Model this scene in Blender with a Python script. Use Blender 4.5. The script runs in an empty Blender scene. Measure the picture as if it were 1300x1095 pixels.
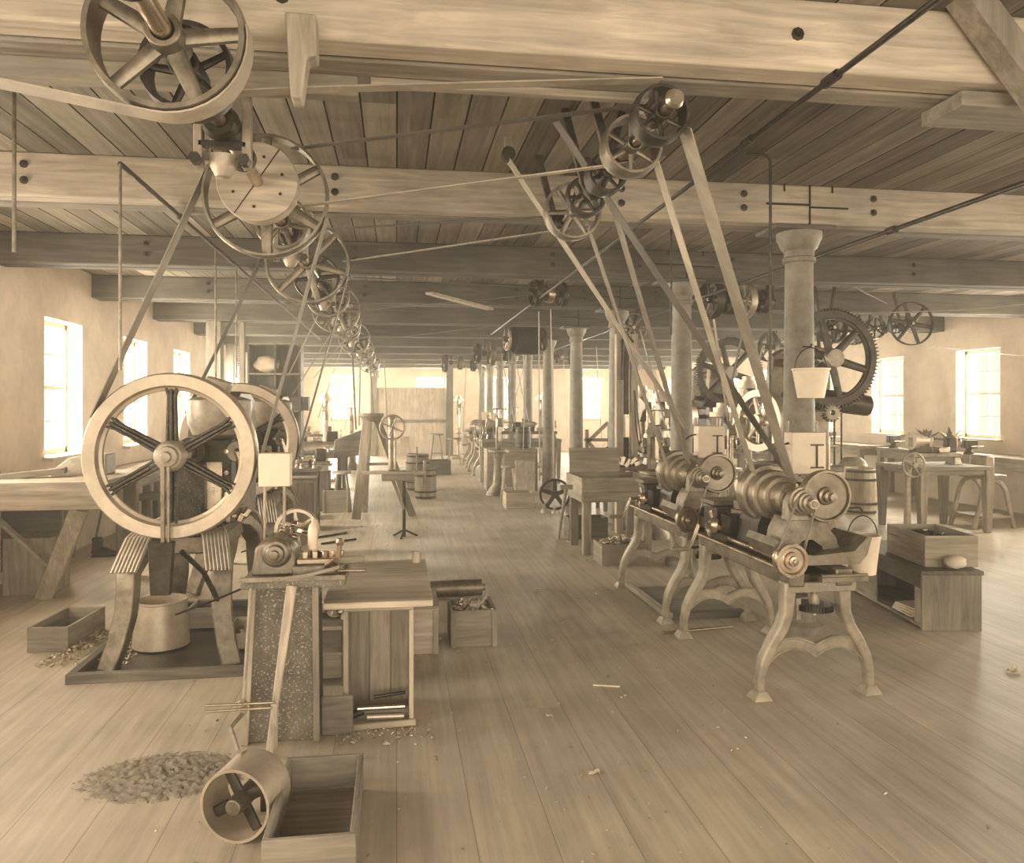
import bpy, math, random
from mathutils import Vector as V, Matrix, Euler
RND = random.Random(11)
COL = bpy.context.scene.collection
PI = math.pi
# ---------------------------------------------------------------- camera model
FOC = 1000.0; TH = math.atan(.147); SN, CS = math.sin(TH), math.cos(TH); EYE = 1.66
def ray(u, v):
    a = (u - 650) / FOC; b = (515 - v) / FOC
    return V((SN + a * CS, CS - a * SN, b))
def aY(u, v, y): d = ray(u, v); t = y / d.y; return V((d.x * t, y, EYE + d.z * t))
def aX(u, v, x): d = ray(u, v); t = x / d.x; return V((x, d.y * t, EYE + d.z * t))
def aZ(u, v, z): d = ray(u, v); t = (z - EYE) / d.z; return V((d.x * t, d.y * t, z))
# ---------------------------------------------------------------- mesh builder
def frame(ax):
    ax = V(ax).normalized()
    h = V((0, 0, 1)) if abs(ax.z) < .9 else V((1, 0, 0))
    s = h.cross(ax).normalized()
    return ax, s, ax.cross(s)
class MB:
    def __init__(s): s.v = []; s.f = []
    def add(s, vs, fs):
        o = len(s.v); s.v += [V(p) for p in vs]; s.f += [tuple(i + o for i in f) for f in fs]; return s
    def box(s, c, d, rot=(0, 0, 0)):
        M = Euler(rot).to_matrix(); c = V(c)
        vs = [c + M @ V((x * d[0] / 2, y * d[1] / 2, z * d[2] / 2)) for x in (-1, 1) for y in (-1, 1) for z in (-1, 1)]
        return s.add(vs, [(0, 1, 3, 2), (4, 6, 7, 5), (0, 4, 5, 1), (2, 3, 7, 6), (0, 2, 6, 4), (1, 5, 7, 3)])
    def bb(s, x0, x1, y0, y1, z0, z1): return s.box(((x0 + x1) / 2, (y0 + y1) / 2, (z0 + z1) / 2), (x1 - x0, y1 - y0, z1 - z0))
    def bar(s, p0, p1, w, h, side=None):
        return s.sweep([p0, p1], w, h, side)
    def sweep(s, pts, w, h, side=None):            # rectangular section; w along side, h across
        pts = [V(p) for p in pts]; n = len(pts); rows = []
        for i, p in enumerate(pts):
            t = (pts[min(i + 1, n - 1)] - pts[max(i - 1, 0)]).normalized()
            if side is not None:
                a = V(side) - V(side).dot(t) * t; a.normalize()
            else: a = frame(t)[1]
            b = t.cross(a); W = w[i] if isinstance(w, (list, tuple)) else w; Hh = h[i] if isinstance(h, (list, tuple)) else h
            rows += [p + a * W / 2 + b * Hh / 2, p - a * W / 2 + b * Hh / 2, p - a * W / 2 - b * Hh / 2, p + a * W / 2 - b * Hh / 2]
        fs = [(3, 2, 1, 0), tuple(4 * (n - 1) + k for k in range(4))]
        for i in range(n - 1):
            for k in range(4):
                fs.append((4 * i + k, 4 * i + (k + 1) % 4, 4 * i + 4 + (k + 1) % 4, 4 * i + 4 + k))
        return s.add(rows, fs)
    def cyl(s, p0, p1, r, r1=None, n=14):
        return s.tube([p0, p1], [r, r if r1 is None else r1], n)
    def tube(s, pts, r, n=8):
        pts = [V(p) for p in pts]; m = len(pts); rows = []; ref = None
        for i, p in enumerate(pts):
            t = (pts[min(i + 1, m - 1)] - pts[max(i - 1, 0)]).normalized()
            if ref is None: ref = frame(t)[1]
            a = (ref - ref.dot(t) * t).normalized(); ref = a; b = t.cross(a)
            rr = r[i] if isinstance(r, (list, tuple)) else r
            rows += [p + a * rr * math.cos(2 * PI * k / n) + b * rr * math.sin(2 * PI * k / n) for k in range(n)]
        fs = [tuple(range(n - 1, -1, -1)), tuple(range(n * (m - 1), n * m))]
        for i in range(m - 1):
            for k in range(n):
                fs.append((n * i + k, n * i + (k + 1) % n, n * i + n + (k + 1) % n, n * i + n + k))
        return s.add(rows, fs)
    def lathe(s, prof, p, axis, n=28, closed=False):   # prof: (radius, height along axis)
        ax, a, b = frame(axis); p = V(p); m = len(prof); rows = []
        for (r, h) in prof:
            rows += [p + ax * h + (a * math.cos(2 * PI * k / n) + b * math.sin(2 * PI * k / n)) * r for k in range(n)]
        fs = []
        for i in range(m if closed else m - 1):
            j = (i + 1) % m
            for k in range(n):
                fs.append((n * i + k, n * i + (k + 1) % n, n * j + (k + 1) % n, n * j + k))
        if not closed:
            if prof[0][0] > 1e-6: fs.append(tuple(range(n - 1, -1, -1)))
            if prof[-1][0] > 1e-6: fs.append(tuple(range(n * (m - 1), n * m)))
        return s.add(rows, fs)
    def ring(s, p, axis, ro, ri, w, n=40, crown=0):
        pr = [(ri, -w / 2), (ro, -w / 2), (ro + crown, 0), (ro, w / 2), (ri, w / 2)] if crown else [(ri, -w / 2), (ro, -w / 2), (ro, w / 2), (ri, w / 2)]
        return s.lathe(pr, p, axis, n, True)
    def prism(s, out, o, ax, ay, th):               # outline extruded along ax x ay, centred
        o = V(o); ax = V(ax); ay = V(ay); az = ax.cross(ay).normalized(); n = len(out)
        vs = [o + ax * x + ay * y - az * th / 2 for x, y in out] + [o + ax * x + ay * y + az * th / 2 for x, y in out]
        fs = [tuple(range(n - 1, -1, -1)), tuple(range(n, 2 * n))] + [(i, (i + 1) % n, n + (i + 1) % n, n + i) for i in range(n)]
        return s.add(vs, fs)
    def ribbon(s, lo, up, o, ax, ay, th):           # solid between two equally long polylines
        o = V(o); ax = V(ax); ay = V(ay); az = ax.cross(ay).normalized(); n = len(lo)
        P = lambda q, k: o + ax * q[0] + ay * q[1] + az * th / 2 * k
        vs = [P(q, k) for k in (-1, 1) for L in (lo, up) for q in L]; fs = []
        for i in range(n - 1):
            a, b, c, d = i, i + 1, n + i + 1, n + i; e = 2 * n
            fs += [(a, b, c, d), (e + d, e + c, e + b, e + a), (b, a, e + a, e + b), (d, c, e + c, e + d)]
        fs += [(0, n, 3 * n, 2 * n), (n - 1, 3 * n - 1, 4 * n - 1, 2 * n - 1)]
        return s.add(vs, fs)
    def gear(s, p, axis, r, ri, w, nt, th=.03, n=None):
        n = n or nt; s.ring(p, axis, r, ri, w, n)
        ax, a, b = frame(axis); p = V(p); tw = PI * r / nt * .5
        for k in range(nt):
            t = 2 * PI * k / nt; d = a * math.cos(t) + b * math.sin(t); e = ax.cross(d)
            vs = [p + d * (r - .003 if q < 1 else r + th) + e * y * (tw if q < 1 else tw * .6) + ax * z * w / 2 for q in (0, 1) for y in (-1, 1) for z in (-1, 1)]
            s.add(vs, [(0, 1, 3, 2), (4, 6, 7, 5), (0, 4, 5, 1), (2, 3, 7, 6), (0, 2, 6, 4), (1, 5, 7, 3)])
        return s
    def spokes(s, p, axis, r0, r1, n, w0, w1, ph=0, flat=.6, only=None):
        ax, a, b = frame(axis); p = V(p)
        for k in range(n):
            if only is not None and k != only: continue
            t = ph + 2 * PI * k / n; d = a * math.cos(t) + b * math.sin(t); e = ax.cross(d); m = 10; rows = []
            for (rr, w) in ((r0, w0), (r1, w1)):
                rows += [p + d * rr + e * math.cos(2 * PI * q / m) * w + ax * math.sin(2 * PI * q / m) * w * flat for q in range(m)]
            s.add(rows, [tuple(range(m - 1, -1, -1)), tuple(range(m, 2 * m))] + [(q, (q + 1) % m, m + (q + 1) % m, m + q) for q in range(m)])
        return s
    def belt(s, pts, w, wd, th=.006): return s.sweep(pts, w, th, wd)
    def build(s, name, mat, par=None, bev=0, seg=2, sharp=35):
        me = bpy.data.meshes.new(name)
        if par is None:
            xs = [p.x for p in s.v]; ys = [p.y for p in s.v]; zs = [p.z for p in s.v]
            o0 = V(((min(xs) + max(xs)) / 2, (min(ys) + max(ys)) / 2, min(zs)))
        else:
            r = par
            while r.parent: r = r.parent
            o0 = V(r.location)
        me.from_pydata([tuple(p - o0) for p in s.v], [], s.f)
        me.polygons.foreach_set('use_smooth', [True] * len(me.polygons)); me.set_sharp_from_angle(angle=math.radians(sharp))
        me.materials.append(mat)
        ob = bpy.data.objects.new(name, me); COL.objects.link(ob)
        if par is None: ob.location = o0
        else: ob.parent = par
        if bev:
            m = ob.modifiers.new('edge', 'BEVEL'); m.width = bev; m.segments = seg; m.limit_method = 'ANGLE'; m.angle_limit = math.radians(40)
        return ob
def tag(o, label=None, cat=None, group=None, kind=None):
    for k, x in (('label', label), ('category', cat), ('group', group), ('kind', kind)):
        if x: o[k] = x
    return o
def thing(name, loc, label, cat, group=None, kind=None):
    o = bpy.data.objects.new(name, None); COL.objects.link(o); o.location = loc; o.empty_display_size = .1
    return tag(o, label, cat, group, kind)
def copy_tree(o, loc=None, label=None, parent=None, rz=None, scale=None):
    c = o.copy(); COL.objects.link(c)
    if parent is not None: c.parent = parent
    for ch in list(o.children): copy_tree(ch, parent=c)
    if loc is not None: c.location = loc
    if label: c['label'] = label
    if rz is not None: c.rotation_euler = (0, 0, rz)
    if scale: c.scale = (scale,) * 3
    return c
# ---------------------------------------------------------------- materials
def sep(v): return (v, v * .825, v * .64, 1)
def newmat(name):
    m = bpy.data.materials.new(name); m.use_nodes = True; nt = m.node_tree
    return m, nt, nt.nodes['Principled BSDF']
def N(nt, t, **k):
    n = nt.nodes.new(t)
    for a, b in k.items(): setattr(n, a, b)
    return n
def ramp(nt, stops):
    r = N(nt, 'ShaderNodeValToRGB'); e = r.color_ramp.elements
    e[0].position, e[0].color = stops[0]; e[1].position, e[1].color = stops[-1]
    for p, c in stops[1:-1]: q = e.new(p); q.color = c
    return r
def wood(name, lo, hi, axis=0, rough=.75, knots=True, stretch=14, var=.25):
    m, nt, b = newmat(name); L = nt.links.new
    tc = N(nt, 'ShaderNodeTexCoord'); mp = N(nt, 'ShaderNodeMapping'); oi = N(nt, 'ShaderNodeObjectInfo')
    sc = [stretch] * 3; sc[axis] = 1.1; mp.inputs['Scale'].default_value = sc
    add = N(nt, 'ShaderNodeVectorMath'); add.operation = 'ADD'; mul = N(nt, 'ShaderNodeMath', operation='MULTIPLY'); mul.inputs[1].default_value = 37
    L(oi.outputs['Random'], mul.inputs[0]); L(tc.outputs['Object'], add.inputs[0]); L(mul.outputs[0], add.inputs[1]); L(add.outputs[0], mp.inputs['Vector'])
    n1 = N(nt, 'ShaderNodeTexNoise'); n1.inputs['Scale'].default_value = 1.6; n1.inputs['Detail'].default_value = 9; n1.inputs['Roughness'].default_value = .65; n1.inputs['Distortion'].default_value = .8
    L(mp.outputs[0], n1.inputs['Vector'])
    n2 = N(nt, 'ShaderNodeTexNoise'); n2.inputs['Scale'].default_value = 2.2; n2.inputs['Detail'].default_value = 4; L(add.outputs[0], n2.inputs['Vector'])
    mx = N(nt, 'ShaderNodeMath', operation='MULTIPLY_ADD'); L(n2.outputs[0], mx.inputs[0]); mx.inputs[1].default_value = .55; L(n1.outputs[0], mx.inputs[2])
    r = ramp(nt, [(.5, sep(lo)), (.78, sep((lo + hi) / 2)), (1.02, sep(hi))]); L(mx.outputs[0], r.inputs[0])
    hs = N(nt, 'ShaderNodeHueSaturation'); L(r.outputs[0], hs.inputs['Color'])
    mr = N(nt, 'ShaderNodeMapRange'); L(oi.outputs['Random'], mr.inputs[0]); mr.inputs[3].default_value = 1 - var; mr.inputs[4].default_value = 1 + var; L(mr.outputs[0], hs.inputs['Value'])
    L(hs.outputs[0], b.inputs['Base Color']); b.inputs['Roughness'].default_value = rough
    bp = N(nt, 'ShaderNodeBump'); bp.inputs['Strength'].default_value = .25; bp.inputs['Distance'].default_value = .01; L(n1.outputs[0], bp.inputs['Height']); L(bp.outputs[0], b.inputs['Normal'])
    return m
def boards(name, lo, hi, width, rough, gap=.012, dark=.0, seg=4.0, spec=.5, gapc=.012, blot=.6):      # boards running along Y
    m, nt, b = newmat(name); L = nt.links.new
    g = N(nt, 'ShaderNodeNewGeometry'); sx = N(nt, 'ShaderNodeSeparateXYZ'); L(g.outputs['Position'], sx.inputs[0])
    d = N(nt, 'ShaderNodeMath', operation='DIVIDE'); L(sx.outputs['X'], d.inputs[0]); d.inputs[1].default_value = width
    fl = N(nt, 'ShaderNodeMath', operation='FLOOR'); L(d.outputs[0], fl.inputs[0])
    fr = N(nt, 'ShaderNodeMath', operation='FRACT'); L(d.outputs[0], fr.inputs[0])
    w1 = N(nt, 'ShaderNodeTexWhiteNoise', noise_dimensions='1D'); L(fl.outputs[0], w1.inputs['W'])
    yo = N(nt, 'ShaderNodeMath', operation='MULTIPLY_ADD'); L(w1.outputs[0], yo.inputs[0]); yo.inputs[1].default_value = 11; L(sx.outputs['Y'], yo.inputs[2])
    yd = N(nt, 'ShaderNodeMath', operation='DIVIDE'); L(yo.outputs[0], yd.inputs[0]); yd.inputs[1].default_value = seg
    yf = N(nt, 'ShaderNodeMath', operation='FLOOR'); L(yd.outputs[0], yf.inputs[0])
    cb = N(nt, 'ShaderNodeCombineXYZ'); L(fl.outputs[0], cb.inputs[0]); L(yf.outputs[0], cb.inputs[1])
    w2 = N(nt, 'ShaderNodeTexWhiteNoise', noise_dimensions='3D'); L(cb.outputs[0], w2.inputs['Vector'])
    mp = N(nt, 'ShaderNodeMapping'); mp.inputs['Scale'].default_value = (16, .8, 1); L(g.outputs['Position'], mp.inputs[0])
    vadd = N(nt, 'ShaderNodeVectorMath', operation='ADD'); L(mp.outputs[0], vadd.inputs[0]); sc = N(nt, 'ShaderNodeVectorMath', operation='SCALE'); sc.inputs['Scale'].default_value = 40; L(w2.outputs[1], sc.inputs[0]); L(sc.outputs[0], vadd.inputs[1])
    n1 = N(nt, 'ShaderNodeTexNoise'); n1.inputs['Scale'].default_value = 1.3; n1.inputs['Detail'].default_value = 8; n1.inputs['Roughness'].default_value = .65; L(vadd.outputs[0], n1.inputs['Vector'])
    n3 = N(nt, 'ShaderNodeTexNoise'); n3.inputs['Scale'].default_value = 1.1; n3.inputs['Detail'].default_value = 6; n3.inputs['Roughness'].default_value = .6; L(g.outputs['Position'], n3.inputs['Vector'])
    a1 = N(nt, 'ShaderNodeMath', operation='MULTIPLY_ADD'); L(w2.outputs[0], a1.inputs[0]); a1.inputs[1].default_value = dark; L(n1.outputs[0], a1.inputs[2])
    a2 = N(nt, 'ShaderNodeMath', operation='MULTIPLY_ADD'); L(n3.outputs[0], a2.inputs[0]); a2.inputs[1].default_value = blot; L(a1.outputs[0], a2.inputs[2])
    K = 1.6
    r = ramp(nt, [((.45 + dark * .2 + (blot - .6) * .4) / K, sep(lo)), ((.8 + dark * .5 + (blot - .6) * .5) / K, sep((lo + hi) / 2)), ((1.15 + dark * .5 + (blot - .6) * .6) / K, sep(hi))])
    sc2 = N(nt, 'ShaderNodeMath', operation='DIVIDE'); L(a2.outputs[0], sc2.inputs[0]); sc2.inputs[1].default_value = K
    L(sc2.outputs[0], r.inputs[0])
    e1 = N(nt, 'ShaderNodeMath', operation='LESS_THAN'); L(fr.outputs[0], e1.inputs[0]); e1.inputs[1].default_value = gap / width
    mix = N(nt, 'ShaderNodeMixRGB'); L(e1.outputs[0], mix.inputs[0]); L(r.outputs[0], mix.inputs[1]); mix.inputs[2].default_value = sep(gapc)
    L(mix.outputs[0], b.inputs['Base Color']); b.inputs['Roughness'].default_value = rough; b.inputs['Specular IOR Level'].default_value = spec
    bp = N(nt, 'ShaderNodeBump'); bp.inputs['Strength'].default_value = .2; bp.inputs['Distance'].default_value = .008; L(n1.outputs[0], bp.inputs['Height']); L(bp.outputs[0], b.inputs['Normal'])
    return m
def metal(name, lo, hi, rough=.45, met=.7, scale=9, speck=0):
    m, nt, b = newmat(name); L = nt.links.new
    tc = N(nt, 'ShaderNodeTexCoord'); n = N(nt, 'ShaderNodeTexNoise'); n.inputs['Scale'].default_value = scale; n.inputs['Detail'].default_value = 8; n.inputs['Roughness'].default_value = .7
    L(tc.outputs['Object'], n.inputs['Vector'])
    r = ramp(nt, [(.36, sep(lo)), (.64, sep(hi))]); L(n.outputs[0], r.inputs[0]); out = r.outputs[0]
    if speck:
        n2 = N(nt, 'ShaderNodeTexNoise'); n2.inputs['Scale'].default_value = 95; n2.inputs['Detail'].default_value = 3; L(tc.outputs['Object'], n2.inputs['Vector'])
        r2 = ramp(nt, [(.56, (0, 0, 0, 1)), (.68, (1, 1, 1, 1))]); L(n2.outputs[0], r2.inputs[0])
        mx = N(nt, 'ShaderNodeMixRGB'); L(r2.outputs[0], mx.inputs[0]); L(out, mx.inputs[1]); mx.inputs[2].default_value = sep(speck); out = mx.outputs[0]
    L(out, b.inputs['Base Color']); b.inputs['Metallic'].default_value = met
    rr = N(nt, 'ShaderNodeMapRange'); L(n.outputs[0], rr.inputs[0]); rr.inputs[3].default_value = rough - .12; rr.inputs[4].default_value = rough + .15; L(rr.outputs[0], b.inputs['Roughness'])
    return m
def plaster(name, lo, hi, rough=.9, scale=2.2):
    m = metal(name, lo, hi, rough, 0, scale); return m
M = {}
M['floor'] = boards('floor_boards', .26, .64, .30, .5, gap=.003, dark=.06, seg=7, spec=.5, gapc=.17, blot=1.0)
M['ceil'] = boards('ceiling_boards', .05, .34, .19, .8, gap=.009, dark=.55, seg=6, spec=.2)
M['wall'] = plaster('pale_plaster', .62, .78)
for i, a in enumerate('XYZ'):
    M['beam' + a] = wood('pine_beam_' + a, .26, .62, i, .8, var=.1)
    M['bm' + a] = wood('shaded_beam_' + a, .04, .14, i, .8, var=.1)  # for the deeper beams: falloff of light put into a darker timber colour
    M['wd' + a] = wood('raw_wood_' + a, .22, .55, i, .8)
    M['dk' + a] = wood('stained_wood_' + a, .05, .18, i, .6)
    M['md' + a] = wood('worn_wood_' + a, .12, .36, i, .75)
M['iron'] = metal('dark_iron', .035, .10, .42, .75)
M['black'] = metal('black_iron', .012, .035, .5, .6)
M['steel'] = metal('bright_steel', .42, .68, .28, 1.0, 6)
M['grey'] = metal('worn_iron', .16, .34, .45, .8)
M['paint'] = metal('pale_machine_paint', .26, .44, .4, .25)
M['cast'] = metal('turned_cast_iron', .22, .40, .36, .75, 5)
M['wheel'] = metal('worn_wheel_iron', .42, .62, .42, .55, 5)
M['oily'] = metal('oily_iron', .025, .085, .38, .5, 7, speck=.16)
M['specked'] = metal('chip_covered_wood', .09, .21, .7, 0, 4, speck=.42)
M['belt'] = wood('leather_belt', .20, .42, 2, .6, stretch=3)
M['beltd'] = wood('dark_leather_belt', .07, .18, 2, .6, stretch=3)
M['tin'] = metal('white_tin', .72, .86, .55, .1, 5)
M['zinc'] = metal('galvanised_zinc', .45, .62, .45, .5, 8)
M['column'] = metal('column_paint', .14, .27, .55, .05, 6)
M['paper'] = plaster('paper', .65, .8)
M['leather'] = metal('boot_leather', .02, .06, .45, 0)
M['sand'] = metal('iron_filings', .20, .38, .9, .1, 30, speck=.34)
M['chips'] = metal('metal_offcuts', .2, .75, .4, .7, 25)
M['sash'] = plaster('sash_paint', .5, .62, .6)
M['pale'] = plaster('pale_cloth', .6, .75)
def glass():
    m, nt, b = newmat('window_glass'); L = nt.links.new
    t = N(nt, 'ShaderNodeBsdfTransparent'); t.inputs[0].default_value = (.93, .93, .9, 1)
    gl = N(nt, 'ShaderNodeBsdfGlossy'); gl.inputs['Roughness'].default_value = .05
    mx = N(nt, 'ShaderNodeMixShader'); mx.inputs[0].default_value = .06
    L(t.outputs[0], mx.inputs[1]); L(gl.outputs[0], mx.inputs[2]); L(mx.outputs[0], nt.nodes['Material Output'].inputs['Surface'])
    return m
M['glass'] = glass()
# ---------------------------------------------------------------- room
XL, XR, YF, YB, ZC, ZB = -3.65, 9.55, -3.4, 28.5, 3.25, 2.97
T = .3
BEAMS = [3.03 + 2.43 * k for k in range(-2, 11)]
BAYS = [y + 1.5 for y in BEAMS[:-1]]
WZ0, WZ1, WW = 1.12, 2.6, 1.0
o = MB().bb(XL - T, XR + T, YF - T, YB + T, -.12, 0).build('floor', M['floor']); tag(o, 'worn wooden board floor of the workshop', 'floor', kind='structure')
mb = MB().bb(XL - T, XR + T, YF - T, YB + T, ZC + .02, ZC + .12)
x = math.floor(XL / .19) * .19
while x < XR:
    mb.bb(x + .009, x + .19, YF, YB, ZC, ZC + .03); x += .19
tag(mb.build('ceiling', M['ceil']), 'boarded wooden ceiling above the beams', 'ceiling', kind='structure')
def side_wall(name, x0, x1, label):
    mb = MB(); y = YF - T
    for c in BAYS:
        mb.bb(x0, x1, y, c - WW / 2, 0, ZC); mb.bb(x0, x1, c - WW / 2, c + WW / 2, 0, WZ0); mb.bb(x0, x1, c - WW / 2, c + WW / 2, WZ1, ZC); y = c + WW / 2
    mb.bb(x0, x1, y, YB + T, 0, ZC)
    tag(mb.build(name, M['wall']), label, 'wall', kind='structure')
side_wall('wall_left', XL - T, XL, 'pale plastered wall with tall windows on the left')
side_wall('wall_right', XR, XR + T, 'pale plastered wall with tall windows on the right')
def end_wall(name, y0, y1, wins, label):
    mb = MB(); x = XL
    for (a, b, z0, z1) in wins:
        mb.bb(x, a, y0, y1, 0, ZC); mb.bb(a, b, y0, y1, 0, z0); mb.bb(a, b, y0, y1, z1, ZC); x = b
    mb.bb(x, XR, y0, y1, 0, ZC)
    tag(mb.build(name, M['wall']), label, 'wall', kind='structure')
BW = [(-2.3, -1.4, 1.2, 2.75), (.67, 1.68, 2.25, 2.68), (3.1, 4.1, 1.2, 2.7), (6.65, 7.5, 1.2, 2.7)]
FW = [(-2.9, -1.3, .9, 2.75), (-.6, 1.0, .9, 2.75), (1.8, 3.4, .9, 2.75), (4.2, 5.8, .9, 2.75), (6.6, 8.2, .9, 2.75)]
end_wall('wall_back', YB, YB + T, BW, 'far end wall with bright windows')
end_wall('wall_front', YF - T, YF, FW, 'end wall behind the camera with windows')
def sky_mat():
    m = bpy.data.materials.new('overcast_sky'); m.use_nodes = True; nt = m.node_tree; nt.nodes.remove(nt.nodes['Principled BSDF'])
    e = nt.nodes.new('ShaderNodeEmission'); e.inputs[0].default_value = (1, .86, .68, 1); e.inputs[1].default_value = .55
    nt.links.new(e.outputs[0], nt.nodes['Material Output'].inputs['Surface']); m.cycles.emission_sampling = 'NONE'
    return m
M['sky'] = sky_mat()
for nm_, b_, l_ in (('left', (XL - 2.1, XL - 2.0, YF - 6, YB + 6, -.1, 6), 'left'), ('right', (XR + 2.0, XR + 2.1, YF - 6, YB + 6, -.1, 6), 'right'), ('back', (XL - 2, XR + 2, YB + 2.0, YB + 2.1, -.1, 6), 'far'), ('front', (XL - 2, XR + 2, YF - 2.1, YF - 2.0, -.1, 6), 'front')):
    tag(MB().bb(*b_).build('sky_' + nm_, M['sky']), 'bright overcast sky outside the %s windows' % l_, 'sky', kind='structure')
wn = [0]
WARM = (1.0, .915, .77)
def area(loc, rot, sx, sy, power):
    l = bpy.data.lights.new('daylight', 'AREA'); l.shape = 'RECTANGLE'; l.size = sx; l.size_y = sy; l.energy = power; l.color = WARM
    ob = bpy.data.objects.new('daylight', l); COL.objects.link(ob); ob.location = loc; ob.rotation_euler = rot
    return ob
def window(c, ax, inn, w, z0, z1, power, label, nx=2, nz=4):
    """c: centre of the opening on the outer wall face, ax: width axis, inn: inward normal"""
    wn[0] += 1; c = V(c); ax = V(ax); inn = V(inn)
    r = thing('window_%d' % wn[0], (c.x, c.y, z0), label, 'window', kind='structure')
    p = c + inn * .09
    def bx(mb, u0, u1, a0, a1, d=.05):
        q = p + ax * ((u0 + u1) / 2); dd = ax * (u1 - u0) + inn * d
        mb.box((q.x, q.y, (a0 + a1) / 2), (abs(dd.x), abs(dd.y), a1 - a0))
    mb = MB(); h = w / 2
    bx(mb, -h, -h + .05, z0, z1, .08); bx(mb, h - .05, h, z0, z1, .08); bx(mb, -h, h, z0, z0 + .06, .08); bx(mb, -h, h, z1 - .06, z1, .08)
    bx(mb, -h, h, (z0 + z1) / 2 - .02, (z0 + z1) / 2 + .02, .06)
    for k in range(1, nx): bx(mb, -h + w * k / nx - .012, -h + w * k / nx + .012, z0, z1, .03)
    for k in range(1, nz): bx(mb, -h, h, z0 + (z1 - z0) * k / nz - .01, z0 + (z1 - z0) * k / nz + .01, .03)
    mb.build('sash_frame', M['sash'], r)
    mb = MB(); bx(mb, -h + .03, h - .03, z0 + .03, z1 - .03, .006); mb.build('pane', M['glass'], r)
    q = p + inn * .2
    d = ax * (w + .12) + inn * .16
    MB().box((q.x + inn.x * .03, q.y + inn.y * .03, z0 - .02), (abs(d.x), abs(d.y), .04)).build('window_sill', M['sash'], r)
    q = c - inn * .03
    zz = inn * -1
    rot = V((zz.x, zz.y, 0)).to_track_quat('Z', 'Y').to_euler()
    area((q.x, q.y, (z0 + z1) / 2), rot, w, z1 - z0, power)
LS, RS, BS, FS = 66, 62, 260, 72
orden = ['%s window from the camera' % s for s in ('first', 'second', 'third', 'fourth', 'fifth', 'sixth', 'seventh', 'eighth', 'ninth', 'tenth', 'eleventh', 'twelfth')]
for k, y in enumerate(BAYS):
    window((XL - T, y, 0), (0, 1, 0), (1, 0, 0), WW, WZ0, WZ1, LS * (1 if k < 4 else 2.5), 'tall sash window in the left plaster wall, ' + orden[k].replace(' from the camera', ' from the front end'))
for k, y in enumerate(BAYS):
    window((XR + T, y, 0), (0, 1, 0), (-1, 0, 0), WW, WZ0, WZ1, RS * (1 if k < 4 else 2.1), 'tall sash window in the right plaster wall, ' + orden[k].replace(' from the camera', ' from the front end'))
for (a, b, z0, z1), lb in zip(BW, ('tall bright window in the far wall, nearest its left corner', 'low wide transom window in the far wall', 'tall window in the far wall behind the line of columns', 'narrow tall window in the far wall right of the columns')):
    window(((a + b) / 2, YB + T, 0), (1, 0, 0), (0, -1, 0), b - a, z0, z1, BS, lb, 2, 4 if z1 - z0 > 1 else 1)
for k, (a, b, z0, z1) in enumerate(FW):
    window(((a + b) / 2, YF - T, 0), (1, 0, 0), (0, 1, 0), b - a, z0, z1, FS, 'large window in the wall behind the camera, %s from its left end' % ('first', 'second', 'third', 'fourth', 'fifth')[k])
for i, s in enumerate(('first', 'second', 'third', 'fourth', 'fifth', 'sixth', 'seventh', 'eighth', 'ninth', 'tenth', 'eleventh', 'twelfth', 'thirteenth')):
    y = BEAMS[i]
    b = thing('ceiling_beam', ((XL + XR) / 2, y, ZB), 'double timber beam under the boarded ceiling, %s from the front end' % s, 'beam', kind='structure')
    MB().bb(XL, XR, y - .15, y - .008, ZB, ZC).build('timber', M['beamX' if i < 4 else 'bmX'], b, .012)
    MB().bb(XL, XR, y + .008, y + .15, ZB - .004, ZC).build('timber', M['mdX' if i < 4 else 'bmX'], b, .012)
    if 2 <= i <= 5:
        for u in (-2.3, -.4, 1.55, 2.45, 2.95 + .5, 5.5):
            for z in ((3.07, 3.17) if i > 2 else (3.11,)):
                MB().lathe([(.026, 0), (.026, .006), (.014, .008), (.014, .022), (0, .022)], (u, y - .15, z), (0, -1, 0), 8).build('bolt', M['iron'], b)
    if 3 <= i <= 6:
        mb = MB().bb(2.945, 2.957, y - .156, y - .148, ZB, ZC)
        mb.bb(2.62, 2.95, y - .155, y - .148, 3.10, 3.115).bb(2.95, 3.25, y - .155, y - .148, 3.085, 3.098)
        for u in (2.75, 3.12): mb.bb(u, u + .012, y - .155, y - .148, 3.2, 3.25)
        mb.build('splice_joint', M['black'], b)
    if i >= 2:
        mb = MB(); c = (2.95, y, 0)
        mb.lathe([(.17, 0), (.17, .06), (.125, .09), (.12, .2), (.112, 1.5), (.1, ZB - .3), (.1, ZB - .26), (.118, ZB - .25), (.118, ZB - .225), (.108, ZB - .215), (.108, ZB - .17), (.128, ZB - .15), (.15, ZB - .1), (.162, ZB - .075), (.162, ZB - .035)], (2.95, y, 0), (0, 0, 1), 28)
        co = thing('iron_column', (2.95, y, 0), '%s column of the centre row, round cast iron post under a timber beam' % orden[i - 2].split(' ')[0], 'column', kind='structure')
        mb.build('shaft', M['column'], co)
        MB().bb(2.95 - .26, 2.95 + .2, y - .17, y + .17, ZB - .035, ZB - .005).build('bolster', M['dkX'], co, .004)
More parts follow.
